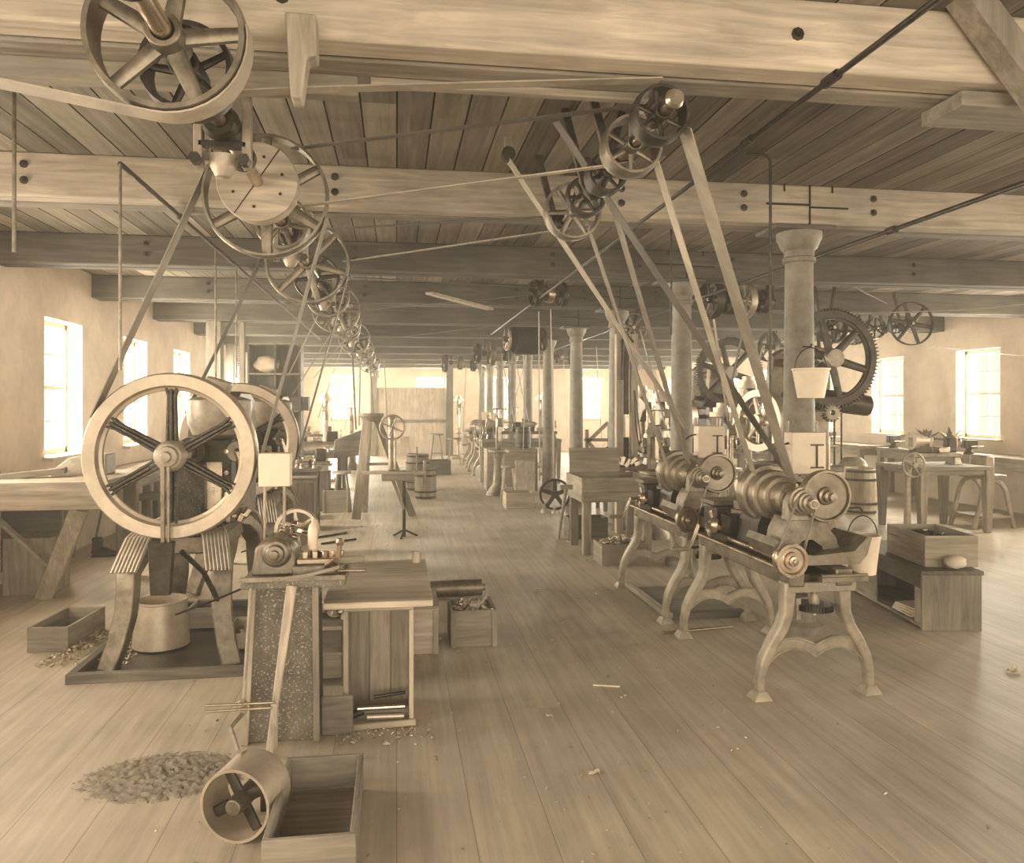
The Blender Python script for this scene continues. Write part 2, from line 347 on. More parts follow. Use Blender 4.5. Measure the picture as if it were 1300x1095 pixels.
# ---- carpentry on the front beam
Y1 = BEAMS[2]
p0 = aY(1222, -12, 2.80); p1 = aY(1325, 128, 2.80)
tag(MB().bar(p0, p1, .12, .10, (0, 1, 0)).build('diagonal_brace', M['mdZ'], None, .008), 'short diagonal timber brace against the front beam', 'brace')
tag(MB().bb(2.30, 3.2, Y1 - .1, Y1 + .16, ZB - .075, ZB - .012).build('bolster_block', M['mdX'], None, .006), 'timber bolster block under the front beam by the diagonal brace', 'timber')
q = aY(386, 75, 2.86)
tag(MB().prism([(-.055, .12), (.05, .12), (.052, -.02), (.02, -.03), (.0, -.17), (-.035, -.17), (-.045, -.02)], (q.x, 2.82, q.z), (1, 0, 0), (0, 0, 1), .1).build('wedge_bracket', M['wdZ'], None, .006), 'pale wooden wedge bracket nailed to the front beam', 'bracket')
tag(MB().bb(-2.6, -.15, 3.185, 3.26, ZB - .08, ZB + .02).build('ledger_board', M['mdX'], None, .006), 'dark ledger board hung behind the front beam beside the big pulley', 'board')
tag(MB().bb(-.1, 1.05, 3.187, 3.235, ZB - .03, ZB + .04).build('ledger_board', M['mdX'], None, .006), 'pale ledger strip along the back of the front beam', 'board')
# ---- pipes
def pipe(pts, r, label, mat='iron', fit=()):
    t = thing('gas_pipe', V(pts[0]), label, 'pipe', 'overhead gas pipes'); MB().tube(pts, r, 10).build('tube', M[mat], t)
    for f, d in fit:
        MB().cyl(V(f) - V(d) * .045, V(f) + V(d) * .045, r * 1.7, n=10).build('fitting', M[mat], t)
    return t
pipe([(1.68, -3.9, 2.935), (1.68, 14, 2.935)], .013, 'thin iron pipe running back under the beams left of the columns', fit=[((1.68, 2.86, 2.935), (0, 1, 0)), ((1.68, 3.6, 2.935), (0, 1, 0))])
pipe([(3.52, 1.0, 2.92), (3.52, 18, 2.92)], .017, 'thicker iron pipe running back under the beams right of the columns', fit=[((3.52, 5.2, 2.92), (0, 1, 0))])
pz = 2.93
pa = aZ(158, 208, pz); pb = aZ(297, 337, pz)
xm = (pa.x + pb.x) / 2
pipe([(xm, pa.y, pz), (xm, pb.y + 8, pz)], .014, 'iron pipe running back under the beams between the line shaft and left wall', fit=[((xm, 5.6, pz), (0, 1, 0))])
for u, v0, v1, yy, lb in ((158, 208, 470, pa.y, 'slim drop pipe over the big flywheel, at the near end of its overhead pipe'), (245, 290, 480, 6.6, 'second slim iron drop pipe from the overhead pipe at left'), (297, 337, 480, pb.y, 'third slim iron drop pipe from the overhead pipe at left')):
    a = aY(u, v0, yy); b = aY(u, v1, yy)
    pipe([(xm, yy, pz), (xm, yy, b.z)], .008, lb, 'grey')
a = aY(18, 82, 4.0); b = aY(26, 320, 4.0)
pipe([(a.x, 4.0, ZC), (a.x, 4.0, b.z)], .009, 'slim pale rod hanging from the ceiling near the left wall', 'grey')
a = aY(978, 193, 4.65)
pipe([(a.x - .15, 4.65, ZC - .02), (a.x - .03, 4.65, ZC - .02), (a.x, 4.65, ZC - .05), (a.x, 4.65, 1.42)], .009, 'slim iron rod hanging from the ceiling in front of the first column', 'iron')
a = aY(855, 275, 5.7)
pipe([(a.x, 5.75, ZC), (a.x, 5.75, 2.2)], .008, 'short slim rod hanging behind the second beam', 'iron')
# ---------------------------------------------------------------- line shaft and pulleys
def pulley(par, c, ax, R, w, ns=6, ph=.3, mat='grey', hub=None, parts=True, rimt=.016, crown=.006, spw=None):
    c = V(c); hub = hub or R * .2
    p = MB().ring(c, ax, R, R - rimt, w, 44 if R > .15 else 30, crown).build('pulley_rim', M[mat], par)
    MB().lathe([(.035, -w * .62), (hub, -w * .62), (hub, w * .62), (.035, w * .62)], c, ax, 20, True).build('hub', M[mat], p, .004)
    sw = spw or R * .085
    if parts:
        for k in range(ns): MB().spokes(c, ax, hub * .9, R - rimt * .5, ns, sw * 1.25, sw, ph, .55, k).build('spoke', M[mat], p)
    else: MB().spokes(c, ax, hub * .9, R - rimt * .5, ns, sw * 1.25, sw, ph, .55).build('spokes', M[mat], p)
    return p
SX, SZ = -.70, 2.80
ls = thing('line_shaft', (SX, 2.0, SZ), 'long overhead steel line shaft with many pulleys, left of the aisle', 'shaft')
MB().cyl((SX, .8, SZ), (SX, 26.2, SZ), .031, n=20).build('shaft', M['steel'], ls)
for y in (2.2, 3.75, 6.05, 8.6): MB().lathe([(.03, -.03), (.062, -.03), (.062, .03), (.03, .03)], (SX, y, SZ), (0, 1, 0), 20, True).build('collar', M['iron'], ls)
pulley(ls, (SX, 2.58, SZ), (0, 1, 0), .236, .12, 5, .5, 'grey', .055, spw=.024)
pulley(ls, (SX, 2.83, SZ), (0, 1, 0), .15, .14, 5, .1, 'iron', .05)
pulley(ls, (SX, 4.45, SZ), (0, 1, 0), .33, .11, 6, .52, 'grey', .06, rimt=.012, spw=.028)
d = MB().lathe([(0, -.055), (.2, -.055), (.204, 0), (.2, .055), (0, .055)], (SX, 4.2, SZ), (0, 1, 0), 40).build('split_wood_pulley', M['wdX'], ls, .003); d['label'] = 'split wooden disc pulley'
mb = MB().bar((SX + .11, 4.1435, SZ + .165), (SX - .11, 4.1435, SZ - .165), .005, .004, (0, 1, 0))
mb.build('split_line', M['black'], d)
for t in (.3, 1.3, 2.6, 3.6, 4.6, 5.8): MB().lathe([(.008, 0), (.008, .004), (0, .004)], (SX + .13 * math.cos(t), 4.145, SZ + .13 * math.sin(t)), (0, -1, 0), 8).build('bolt', M['black'], d)
pulley(ls, (SX, 5.08, SZ), (0, 1, 0), .165, .12, 6, .2, 'grey', .05)
pulley(ls, (SX, 6.45, SZ), (0, 1, 0), .325, .09, 6, .25, 'grey', .06, spw=.026)
for (y, R, mt) in ((7.2, .2, 'iron'), (8.35, .22, 'grey'), (8.75, .16, 'iron'), (9.5, .28, 'grey'), (11.0, .22, 'grey'), (11.8, .18, 'grey'), (13.5, .26, 'grey'), (14.3, .2, 'iron'), (16.1, .25, 'grey'), (18.6, .22, 'grey'), (20.7, .28, 'iron'), (23.2, .2, 'grey')):
    pulley(ls, (SX, y, SZ), (0, 1, 0), R, .1, 6, y, mt, parts=y < 12)
def hanger(c, zt, label, w=.095, ax=(1, 0, 0), group=None, drop=.17, mat='paint'):
    c = V(c); ax = V(ax); t = thing('shaft_hanger', (c.x, c.y, c.z - drop), label, 'hanger', group)
    for s in (-1, 1):
        q = c + ax * s * w
        MB().sweep([(q.x - ax.x * s * .05, q.y - ax.y * s * .05, zt), (q.x, q.y, c.z + .12), (q.x, q.y, c.z - .06), (q.x, q.y, c.z - drop)], .05, .035, (ax.y, ax.x, 0)).build('arm', M[mat], t, .004)
        MB().lathe([(.024, 0), (.024, .05), (0, .05)], (q.x, q.y - .03 if ax.x else q.y, c.z - drop + .02), (0, -1, 0), 6).build('bolt', M['iron'], t)
    MB().box((c.x, c.y, zt - .012), (2 * w * abs(ax.x) + .1, 2 * w * abs(ax.y) + .1, .024)).build('foot_plate', M[mat], t, .003)
    MB().lathe([(.034, -.09), (.06, -.09), (.075, -.05), (.06, 0), (.075, .05), (.06, .09), (.034, .09)], c, (ax.y, ax.x, 0), 20, True).build('bearing', M['iron'], t)
    MB().lathe([(0, -.05), (.03, -.045), (.055, 0), (.06, .04), (.0, .05)], (c.x, c.y, c.z - drop + .01), (0, 0, 1), 16).build('drip_cup', M['paint'], t)
    MB().bar(c - ax * w + V((0, 0, -.075)), c + ax * w + V((0, 0, -.075)), .05, .025).build('cross_bar', M['iron'], t, .003)
    return t
for k, y in enumerate(BEAMS[2:]):
    hanger((SX, y + (.33 if k == 0 else .0), SZ), ZB - .01 if k else ZC, 'cast hanger holding the line shaft, %s from the front beam' % ('nearest', 'second', 'third', 'fourth', 'fifth', 'sixth', 'seventh', 'eighth', 'ninth', 'tenth', 'eleventh')[k], group='hangers of the line shaft')
def countershaft(name, p0, p1, pul, label, hang=(), zt=ZB, parts=True, r=.022, mat='iron'):
    p0 = V(p0); p1 = V(p1); d = (p1 - p0).normalized(); t = thing(name, p0, label, 'shaft', 'overhead countershafts')
    MB().cyl(p0, p1, r, n=14).build('shaft', M['steel'], t)
    for (s, R, w, mt) in pul: pulley(t, p0 + d * s, d, R, w, 6, s * 3, mt, parts=parts, rimt=.012)
    for s in hang:
        q = p0 + d * s
        h = MB(); ax = V((d.y, d.x, 0))
        for sg in (-1, 1): h.sweep([(q.x + ax.x * sg * .16, q.y + ax.y * sg * .16, zt), (q.x + ax.x * sg * .05, q.y + ax.y * sg * .05, q.z + .02), (q.x, q.y, q.z - .06)], .03, .04, (d.x, d.y, 0))
        h.lathe([(r + .003, -.05), (.05, -.05), (.05, .05), (r + .003, .05)], q, d, 16, True)
        h.build('hanger_bracket', M['iron'], t, .003)
    return t
cx = 1.05
c1 = countershaft('countershaft', (cx, 2.93, 2.83), (cx, 5.2, 2.83), [(.13, .112, .1, 'iron'), (.52, .132, .12, 'grey'), (.95, .1, .13, 'iron'), (1.38, .11, .1, 'iron'), (1.72, .168, .11, 'grey')], 'overhead countershaft with five pulleys feeding the two right-hand lathes', (.72, 1.2, 2.0), ZC)
MB().lathe([(.0, -.09), (.03, -.09), (.038, -.07), (.026, -.06), (.026, 0)], (cx, 2.95, 2.83), (0, 1, 0), 20).build('bright_cap', M['steel'], c1)
# ---- belts: (points, width, width axis, material, label)
def belt(pts, w, wd, mat, label):
    return tag(MB().belt(pts, w, wd).build('drive_belt', M[mat], None, 0), label, 'belt', 'leather drive belts')
FWX, FWY, FWZ, FWR = -1.31, 4.9, 1.366, .487
def tang(c0, r0, c1, r1, side):          # outer tangent of two circles in XZ
    d = V((c1[0] - c0[0], c1[1] - c0[1])); L = d.length; ang = math.atan2(d.y, d.x); g = math.acos((r0 - r1) / L) * side
    n = V((math.cos(ang + g), math.sin(ang + g)))
    return (c0[0] + n.x * r0, c0[1] + n.y * r0), (c1[0] + n.x * r1, c1[1] + n.y * r1)
def wheel_belt(c0, y0, r0, c1, y1, r1, w, mat, labels):
    for s, lb in zip((1, -1), labels):
        a, b = tang(c0, r0, c1, r1, s)
        belt([(a[0], y0, a[1]), (b[0], y1, b[1])], w, (0, 1, 0), mat, lb)
P2 = 2.05
wheel_belt((SX, SZ), 4.45, .338, (FWX, FWZ), FWY, FWR + .008, .10, 'belt', ('leather belt from the nearest flywheel right rim up to the line shaft', 'leather belt from the nearest flywheel left rim up to the line shaft'))
wheel_belt((SX, SZ), 6.45, .333, (FWX, FWZ), FWY + P2, FWR + .008, .10, 'beltd', ('leather belt from the second flywheel right rim up to the line shaft', 'leather belt from the second flywheel left rim up to the line shaft'))
belt([(SX + .244 * math.cos(math.radians(a)), 2.58, SZ + .244 * math.sin(math.radians(a))) for a in range(10, -101, -10)] + [(-1.25, 2.58, 2.645), (-3.6, 2.58, 3.1)], .095, (0, 1, 0), 'belt', 'broad leather belt from the nearest overhead pulley towards the left wall')
def b2(p, q, w, mat, lb, wd=(0, 1, 0), mid=()):
    belt([p, *mid, q], w, wd, mat, lb)
b2((SX + .16, 2.83, SZ - .06), (cx - .02, 2.99, 2.945), .055, 'belt', 'broad cross belt under the front beam from line shaft to countershaft', mid=[aY(385, 114, 2.9)])
b2(aY(372, 189, 4.45), aY(786, 137, 3.45), .04, 'beltd', 'dark cross belt over the upper aisle from line shaft to countershaft')
b2(aY(380, 262, 4.45), aY(806, 206, 3.46), .035, 'belt', 'pale cross belt from the large thin pulley to the countershaft')
b2(aY(410, 291, 6.3), aY(712, 274, 5.0), .035, 'beltd', 'dark narrow cross belt below the second beam')
b2(aY(436, 332, 6.5), aY(745, 287, 4.65), .03, 'belt', 'pale narrow cross belt rising from a far pulley below the second beam')
b2(aY(447, 352, 8.4), aY(700, 366, 9.4), .04, 'beltd', 'dark cross belt below the third beam')
b2(aY(440, 395, 9.5), aY(680, 374, 9.4), .04, 'beltd', 'dark cross belt slanting up to the small ceiling pulleys')
b2(aY(470, 432, 11.8), aY(640, 412, 13.4), .05, 'beltd', 'dark cross belt running to the ceiling drum')
# belts to the two lathes
LX, LY, L2 = 2.375, 4.8, 1.58
b2(aY(868, 160, 3.06), aY(1003, 606, 4.55), .09, 'belt', 'leather belt from the nearest countershaft pulley down to the front lathe cone')
b2(aY(706, 154, 3.9), aY(999, 598, 4.62), .085, 'beltd', 'long dark slanting belt crossing down to the front lathe cone')
b2(aY(812, 140, 3.45), aY(957, 602, 4.75), .06, 'belt', 'narrow pale belt hanging down to the front lathe cone far side')
b2(aY(643, 200, 4.6), aY(872, 545, 6.0), .085, 'belt', 'long pale slanting belt coming down across the second column')
b2(aY(730, 236, 4.65), aY(846, 588, 6.15), .06, 'belt', 'narrow belt from the rear countershaft pulley to the rear lathe cone')
b2(aY(780, 268, 4.65), aY(874, 588, 6.12), .075, 'belt', 'pale belt from the rear countershaft pulley to the rear lathe headstock')
# ---------------------------------------------------------------- punch press (local origin below its centre)
PX, PY = -1.395, 5.9
def make_press(label):
    t = thing('punch_press', (0, 0, 0), label, 'press', 'punch presses with big flywheels')
    MB().bb(-.27, .27, -.5, .5, .80, .875).build('bed_plate', M['oily'], t, .012)
    MB().bb(-.23, .23, -.44, .44, .68, .80).build('bed_rib', M['grey'], t, .012)
    for sx in (-1, 1):
        for sy in (-1, 1):
            fy = -.72 if sy < 0 else .72
            pts = [(sx * .17, sy * .36, .80), (sx * .215, sy * .46, .77), (sx * .262, sy * .56, .68), (sx * .285, sy * .60, .60), (sx * .283, sy * .615, .48), (sx * .292, sy * .635, .34), (sx * .325, sy * .68, .17), (sx * .372, fy, .012)]
            MB().sweep(pts, [.15, .15, .15, .13, .125, .125, .12, .12], [.09, .09, .09, .09, .085, .08, .075, .07], (1, -sx * sy * .25, 0)).build('leg', M['grey'], t, .012)
            mb = MB()
            for k in range(7):
                w = (k - 3) * .023
                mb.tube([(sx * .135 + w, sy * .36, .885), (sx * .19 + w, sy * .47, .87), (sx * .235 + w, sy * .57, .81), (sx * .262 + w, sy * .64, .71), (sx * .285 + w, sy * .70, .62)], [.011, .013, .014, .013, .011], 6)
            mb.build('ribbed_knee', M['paint'], t)
    prof = [(-.42, .87), (.3, .87), (.34, 1.0), (.30, 1.2), (.34, 1.5), (.30, 1.70), (.1, 1.76), (-.28, 1.76), (-.40, 1.70), (-.42, 1.52), (-.36, 1.44), (-.05, 1.42), (.02, 1.30), (.02, 1.12), (-.1, 1.02), (-.42, 1.0)]
    MB().prism(prof, (.2, .05, 0), (0, 1, 0), (0, 0, 1), .26).build('frame_casting', M['grey'], t, .015)
    hd = MB().lathe([(.10, 1.44), (.17, 1.47), (.20, 1.54), (.21, 1.66), (.205, 1.70), (.15, 1.72), (.1, 1.72)], (.22, -.38, 0), (0, 0, 1), 26).build('head_casting', M['paint'], t, .004)
    MB().box((.22, -.42, 1.79), (.16, .12, .1), (0, .3, 0)).build('lug', M['paint'], hd, .015)
    MB().bb(.10, .32, -.50, -.34, 1.02, 1.44).build('ram_guide', M['iron'], t, .01)
    MB().bb(.15, .27, -.54, -.48, .98, 1.3).build('ram', M['steel'], t, .008)
    for z in (1.08, 1.22, 1.36):
        for x in (.13, .29): MB().lathe([(.016, 0), (.016, .014), (0, .016)], (x, -.5, z), (0, -1, 0), 6).build('bolt', M['steel'], t)
    MB().lathe([(.02, -.03), (.07, -.03), (.075, 0), (.07, .03), (.02, .03)], (.36, -.48, 1.36), (0, 1, 0), 22, True).build('eccentric', M['grey'], t, .003)
    MB().tube([(.36, -.52, 1.36), (.40, -.52, 1.2), (.37, -.52, 1.02)], .018, 10).build('connecting_rod', M['steel'], t)
    MB().lathe([(0, -.06), (.09, -.05), (.1, 0), (.06, .06), (0, .06)], (.3, -.48, 1.0), (0, 0, 1), 18).build('die_block', M['grey'], t, .004)
    for k in range(4): MB().box((.3 + .04 * k, -.52, .93 + .03 * (k % 2)), (.03, .06, .06), (0, .2 * k, .4)).build('clamp', M['steel'], t, .004)
    # wheel shaft and bearings
    wx, wy, wz = FWX - PX, FWY - PY, FWZ
    MB().cyl((wx, wy - .1, wz), (wx, .5, wz), .04, n=18).build('crank_shaft', M['steel'], t)
    MB().bb(wx - .09, wx + .09, -.62, .3, .86, 1.30).build('pedestal', M['oily'], t, .02)
    MB().lathe([(.042, -.18), (.09, -.18), (.1, -.1), (.1, .1), (.09, .18), (.042, .18)], (wx, -.42, wz), (0, 1, 0), 22, True).build('shaft_bearing', M['oily'], t, .004)
    c = V((wx, wy, wz)); R = FWR
    fw = MB().lathe([(R * .845, -.06), (R * .985, -.065), (R, -.05), (R + .004, 0), (R, .05), (R * .985, .065), (R * .845, .06), (R * .83, .02), (R * .79, .012), (R * .79, -.012), (R * .83, -.02)], c, (0, 1, 0), 72, True).build('flywheel_rim', M['wheel'], t, .002)
    MB().lathe([(.04, .09), (.088, .09), (.094, 0), (.09, -.06), (.075, -.085), (.06, -.09), (.058, -.12), (.03, -.125), (.028, -.15), (0, -.152)], c, (0, 1, 0), 32).build('hub', M['paint'], fw, .003)
    for k in range(6):
        a = PI / 2 + k * PI / 3; d = V((math.cos(a), 0, math.sin(a))); e = V((-math.sin(a), 0, math.cos(a)))
        mb = MB().bar(c + d * .08, c + d * R * .81, .018, .07, (e.x, 0, e.z))
        for s in (-1, 1): mb.sweep([c + d * .08 + e * s * .024, c + d * R * .72 + e * s * .017, c + d * R * .82 + e * s * .03], .016, .05, (e.x, 0, e.z))
        mb.build('spoke', M['oily'], fw, .004)
    # front stay, wooden drop block, treadle rods
    MB().bb(wx - .035, wx - .012, wy - .115, wy - .095, .86, wz - .05).bb(wx + .0, wx + .016, wy - .115, wy - .1, .86, wz - .05).build('front_stay', M['grey'], t, .003)
    MB().sweep([(wx - .035, wy - .09, .875), (wx - .04, wy - .08, .565)], [.14, .11], [.06, .05], (1, 0, 0)).build('drop_block', M['iron'], t, .006)
    MB().tube([(wx + .06, wy - .02, .80), (wx + .12, -.75, .62), (wx + .21, -.62, .34)], .016, 8).build('treadle_lever', M['iron'], t)
    MB().tube([(wx - .01, wy + .1, .40), (wx + .2, wy + .12, .47), (wx + .43, wy + .14, .56)], .007, 6).build('trip_rod', M['black'], t)
    return t
pr = make_press('nearest punch press with a big six-spoked flywheel on splayed ribbed legs')
pr.location = (PX, PY, 0)
copy_tree(pr, (PX, PY + P2, 0), 'second punch press with a big flywheel, standing behind the nearest press')
# tray under the press
t = thing('drip_tray', (-1.4, 5.75, 0), 'low wooden drip tray with raised rim under the nearest press', 'tray')
MB().bb(-1.9, -.87, 5.07, 6.74, .0, .01).build('tray_floor', M['oily'], t)
for b in ((-1.95, -.82, 5.02, 5.07), (-1.95, -.82, 6.74, 6.79)): MB().bb(*b, 0, .06).build('rim_board', M['dkX'], t, .004)
for b in ((-1.95, -1.90), (-.87, -.82)): MB().bb(*b, 5.07, 6.74, 0, .06).build('rim_board', M['dkY'], t, .004)
def bucket(loc, r0, r1, h, label, mat='zinc', bail=True, wall=.004):
    t = thing('bucket', loc, label, 'bucket', 'buckets'); p = V(loc)
    MB().lathe([(0, 0), (r0, 0), (r1, h - .016), (r1 + .006, h - .012), (r1 + .006, h), (r1 - wall, h), (r0 - wall, .012), (0, .012)], p, (0, 0, 1), 28).build('pail', M[mat], t)
    if bail:
        pts = [p + V((r1 * math.cos(a), 0, h - .02 + r1 * 1.35 * math.sin(a))) for a in [PI * k / 10 for k in range(11)]]
        MB().tube(pts, .004, 6).build('bail', M['iron'], t)
    return t
bucket((-1.6, 5.72, .021), .185, .165, .31, 'worn sheet metal bucket standing under the nearest press', 'zinc', False)
def crate(name, c, d, label, mat='md', rz=0, wall=.018, open_top=True, group=None, cat='crate', battens=True, bottom=True):
    """c: centre of the base"""
    t = thing(name, (0, 0, 0), label, cat, group); w, l, h = d
    MB().bb(-w / 2, w / 2, -l / 2, -l / 2 + wall, 0, h).build('front_board', M[mat + 'X'], t, .004)
    MB().bb(-w / 2, w / 2, l / 2 - wall, l / 2, 0, h).build('back_board', M[mat + 'X'], t, .004)
    MB().bb(-w / 2, -w / 2 + wall, -l / 2 + wall, l / 2 - wall, 0, h).build('side_board', M[mat + 'Y'], t, .004)
    MB().bb(w / 2 - wall, w / 2, -l / 2 + wall, l / 2 - wall, 0, h).build('side_board', M[mat + 'Y'], t, .004)
    if bottom: MB().bb(-w / 2 + wall, w / 2 - wall, -l / 2 + wall, l / 2 - wall, 0, wall).build('bottom_board', M[mat + 'X'], t)
    if not open_top: MB().bb(-w / 2 - .005, w / 2 + .005, -l / 2 - .005, l / 2 + .005, h, h + wall).build('lid', M[mat + 'X'], t, .004)
    if battens and h > .15:
        for s in (-1, 1): MB().bb(s * (w / 2 - .018) - .018, s * (w / 2 - .018) + .018, -l / 2 - .012, -l / 2, .0, h * .98).build('batten', M[mat + 'Z'], t, .003)
    t.location = c; t.rotation_euler = (0, 0, rz)
    return t
def bits(name, c, d, n, label, mats=('chips',), lo=.012, hi=.04, kind='stuff', mound=0, cat='scrap', seed=3):
    rn = random.Random(seed); mb = MB()
    for _ in range(n):
        x, y = rn.uniform(-.5, .5), rn.uniform(-.5, .5); q = max(0, 1 - (2 * x) ** 2) * max(0, 1 - (2 * y) ** 2)
        z = rn.uniform(-.5, .5) * d[2] + mound * q
        p = V(c) + V((x * d[0], y * d[1], z)); L = rn.uniform(lo, hi); dr = V((rn.uniform(-1, 1), rn.uniform(-1, 1), rn.uniform(-.5, .5))).normalized() * L
        if rn.random() < .5: mb.cyl(p - dr * .5, p + dr * .5, rn.uniform(.15, .3) * L, n=6)
        else: mb.bar(p - dr * .5, p + dr * .5, L * rn.uniform(.2, .7), L * rn.uniform(.15, .4))
    return tag(mb.build(name, M[mats[0]]), label, cat, kind=kind)
crate('small_crate', (-2.3, 5.98, 0), (.27, .56, .17), 'small open wooden crate alone on the floor at far left', 'md', rz=-.08, battens=False)
crate('small_box', (-1.42, 6.22, .021), (.2, .3, .15), 'small dark wooden box behind the bucket under the press', 'md', battens=False)
t = thing('tin_tray', (-1.04, 5.65, .02), 'shallow tin pan of shavings by the nearest press right leg', 'pan'); mb = MB()
cx0, cy0, zz = -.985, 5.72, .022
for b in ((-.16, -.155, -.22, .22), (.155, .16, -.22, .22), (-.16, .16, -.22, -.215), (-.16, .16, .215, .22)): mb.bb(cx0 + b[0], cx0 + b[1], cy0 + b[2], cy0 + b[3], zz, zz + .11)
mb.bb(cx0 - .16, cx0 + .16, cy0 - .22, cy0 + .22, zz, zz + .005); mb.build('pan', M['zinc'], t)
bits('metal_shavings', (cx0 + .03, cy0, zz + .05), (.24, .4, .05), 420, 'pale metal shavings heaped in the tin pan', ('chips',), .008, .02, mound=.04, seed=5)
# ---------------------------------------------------------------- hand milling machine on wooden stand
t = thing('milling_machine', (-.53, 4.2, 0), 'small hand milling machine on a speckled wooden pedestal in the foreground', 'machine')
x0, x1, ya, yb = -.735, -.385, 4.02, 4.46
MB().sweep([((x0 + x1) / 2 - .012, (ya + yb) / 2, 0), ((x0 + x1) / 2 + .005, (ya + yb) / 2, .765)], [x1 - x0, x1 - x0 - .05], [yb - ya, yb - ya - .06], (1, 0, 0)).build('pedestal', M['specked'], t, .006)
MB().sweep([(x0 + .0, ya - .012, 0), (x0 + .035, ya + .015, .765)], .035, .03, (1, 0, 0)).build('edge_strip', M['wdZ'], t, .003)
MB().sweep([(x1 - .005, ya - .012, 0), (x1 - .015, ya + .015, .765)], .03, .03, (1, 0, 0)).build('edge_strip', M['mdZ'], t, .003)
MB().bb(x1 + .01, x1 + .17, ya + .03, ya + .05, 0, .2).build('splash_board', M['mdX'], t, .01)
tp = MB().bb(-.75, -.25, 3.98, 4.42, .765, .805).build('chip_tray', M['specked'], t, .005)
MB().bb(-.75, -.25, 3.97, 3.985, .80, .825).build('tray_lip', M['grey'], tp, .002)
hx, hy = -.60, 4.22
MB().prism([(-.12, .805), (.10, .805), (.095, .90), (.07, .95), (.02, .985), (-.05, .985), (-.10, .95)], (hx, hy, 0), (1, 0, 0), (0, 0, 1), .26).build('head_casting', M['grey'], t, .012)
sp = MB().lathe([(.02, .02), (.072, .02), (.075, 0), (.06, -.03), (.045, -.035), (.042, -.06), (.022, -.065), (.02, -.08), (0, -.082)], (hx + .005, hy - .14, .925), (0, 1, 0), 28).build('spindle_nose', M['grey'], t, .002)
bw = pulley(t, (hx + .07, hy + .16, .99), (0, 1, 0), .115, .05, 6, .4, 'wheel', .03)
bw['label'] = 'pale drive pulley'
for k in range(9): MB().box((hx + .0 + .03 * (k % 5), hy + .1, .96 + .035 * (k // 3)), (.03, .03, .026), (k, .3, .2)).build('gear_block', M['steel'], t, .004)
MB().bb(-.52, -.27, 4.08, 4.30, .805, .855).build('slide_base', M['grey'], t, .008)
MB().bb(-.50, -.30, 4.10, 4.26, .855, .885).build('cross_slide', M['steel'], t, .006)
for k in range(5): MB().box((-.46 + .04 * k, 4.16, .90), (.028, .07, .035), (0, 0, .3 * k)).build('clamp', M['steel'], t, .004)
MB().cyl((-.36, 4.1, .84), (-.30, 4.02, .89), .014).build('stop_screw', M['steel'], t)
MB().cyl((-.30, 4.08, .80), (-.28, 4.05, .96), .012).build('lever_post', M['steel'], t)
MB().lathe([(0, -.022), (.016, -.016), (.022, 0), (.016, .016), (0, .022)], (-.28, 4.05, .975), (0, 0, 1), 14).build('ball_knob', M['steel'], t)
MB().lathe([(.012, 0), (.014, .03), (.02, .05), (.021, .12), (.017, .15), (.0, .153)], (-.31, 4.06, .88), (1, .12, 0), 14).build('turned_handle', M['mdX'], t)
MB().cyl((-.29, 4.05, .83), (-.15, 4.02, .835), .009).build('lower_lever', M['steel'], t)
MB().tube([(-.28, 3.99, .86), (-.42, 3.97, .83), (-.56, 3.965, .815)], .009, 8).build('feed_lever', M['wdX'], t)
MB().lathe([(0, 0), (.022, 0), (.024, .06), (.024, .13), (.016, .16), (.006, .17), (.005, .2), (0, .2)], (-.43, 4.2, .885), (0, 0, 1), 16).build('oil_can', M['tin'], t)
for xx in (-.69, -.59): MB().cyl((xx, 4.33, .80), (xx, 4.33, 1.25), .008).build('stand_rod', M['paint'], t)
dc = MB().bb(-.715, -.555, 4.28, 4.38, 1.235, 1.41).build('drip_can', M['tin'], t, .004); dc['label'] = 'white square tin drip can'
# poles leaning on its front
tag(MB().sweep([(-.50, 3.93, .79), (-.53, 3.90, .55), (-.585, 3.86, .12), (-.60, 3.85, .01)], [.05, .042, .028, .024], [.03, .03, .022, .02], (1, 0, 0)).build('wooden_pole', M['wdZ'], None, .006), 'tapered pale wooden pole leaning on the speckled pedestal', 'pole')
a = aZ(325, 745, .78)
t = thing('treadle_drum', (-.58, 3.2, 0), 'belt drum on the floor beside the nearest open box, spokes showing', 'drum')
c = V((-.58, 3.2, .14)); ax = V((-.30, -1, 0)).normalized()
r_ = MB().ring(c, ax, .14, .129, .19, 44).build('drum_shell', M['wheel'], t)
MB().lathe([(.0, .11), (.03, .11), (.036, .08), (.036, -.08), (0, -.08)], c, ax, 20).build('hub', M['grey'], r_, .003)
for k in range(4): MB().spokes(c + ax * .03, ax, .03, .126, 4, .024, .022, .5, .5, k).build('spoke', M['iron'], r_)
MB().cyl(c - ax * .2, c + ax * .1, .016).build('axle', M['steel'], t)
for s in (-.15,): MB().bar((c - ax * .17) + V((0, 0, -.15)), (c - ax * .17) + V((0, 0, .03)), .05, .04).build('bearing_post', M['iron'], t, .004)
t = thing('treadle_linkage', (-.5, 3.8, 0), 'rusty rod and rope linkage between the drum and the pedestal top', 'linkage')
MB().tube([(-.70, 3.98, .77), (-.70, 3.80, .30), (-.695, 3.75, .26)], .009, 8).build('rod', M['wdZ'], t)
MB().lathe([(.012, 0), (.022, .01), (.022, .06), (.012, .07)], (-.70, 3.76, .24), (0, 0, 1), 12).build('turnbuckle', M['paint'], t)
MB().tube([(-.70, 3.76, .245), (-.70, 3.5, .29), (-.62, 3.26, .285)], [.012, .01, .008], 8).build('rope', M['wdZ'], t)
MB().cyl((-.86, 3.74, .30), (-.55, 3.72, .305), .006).cyl((-.85, 3.72, .28), (-.56, 3.70, .29), .006).build('cross_rods', M['steel'], t)
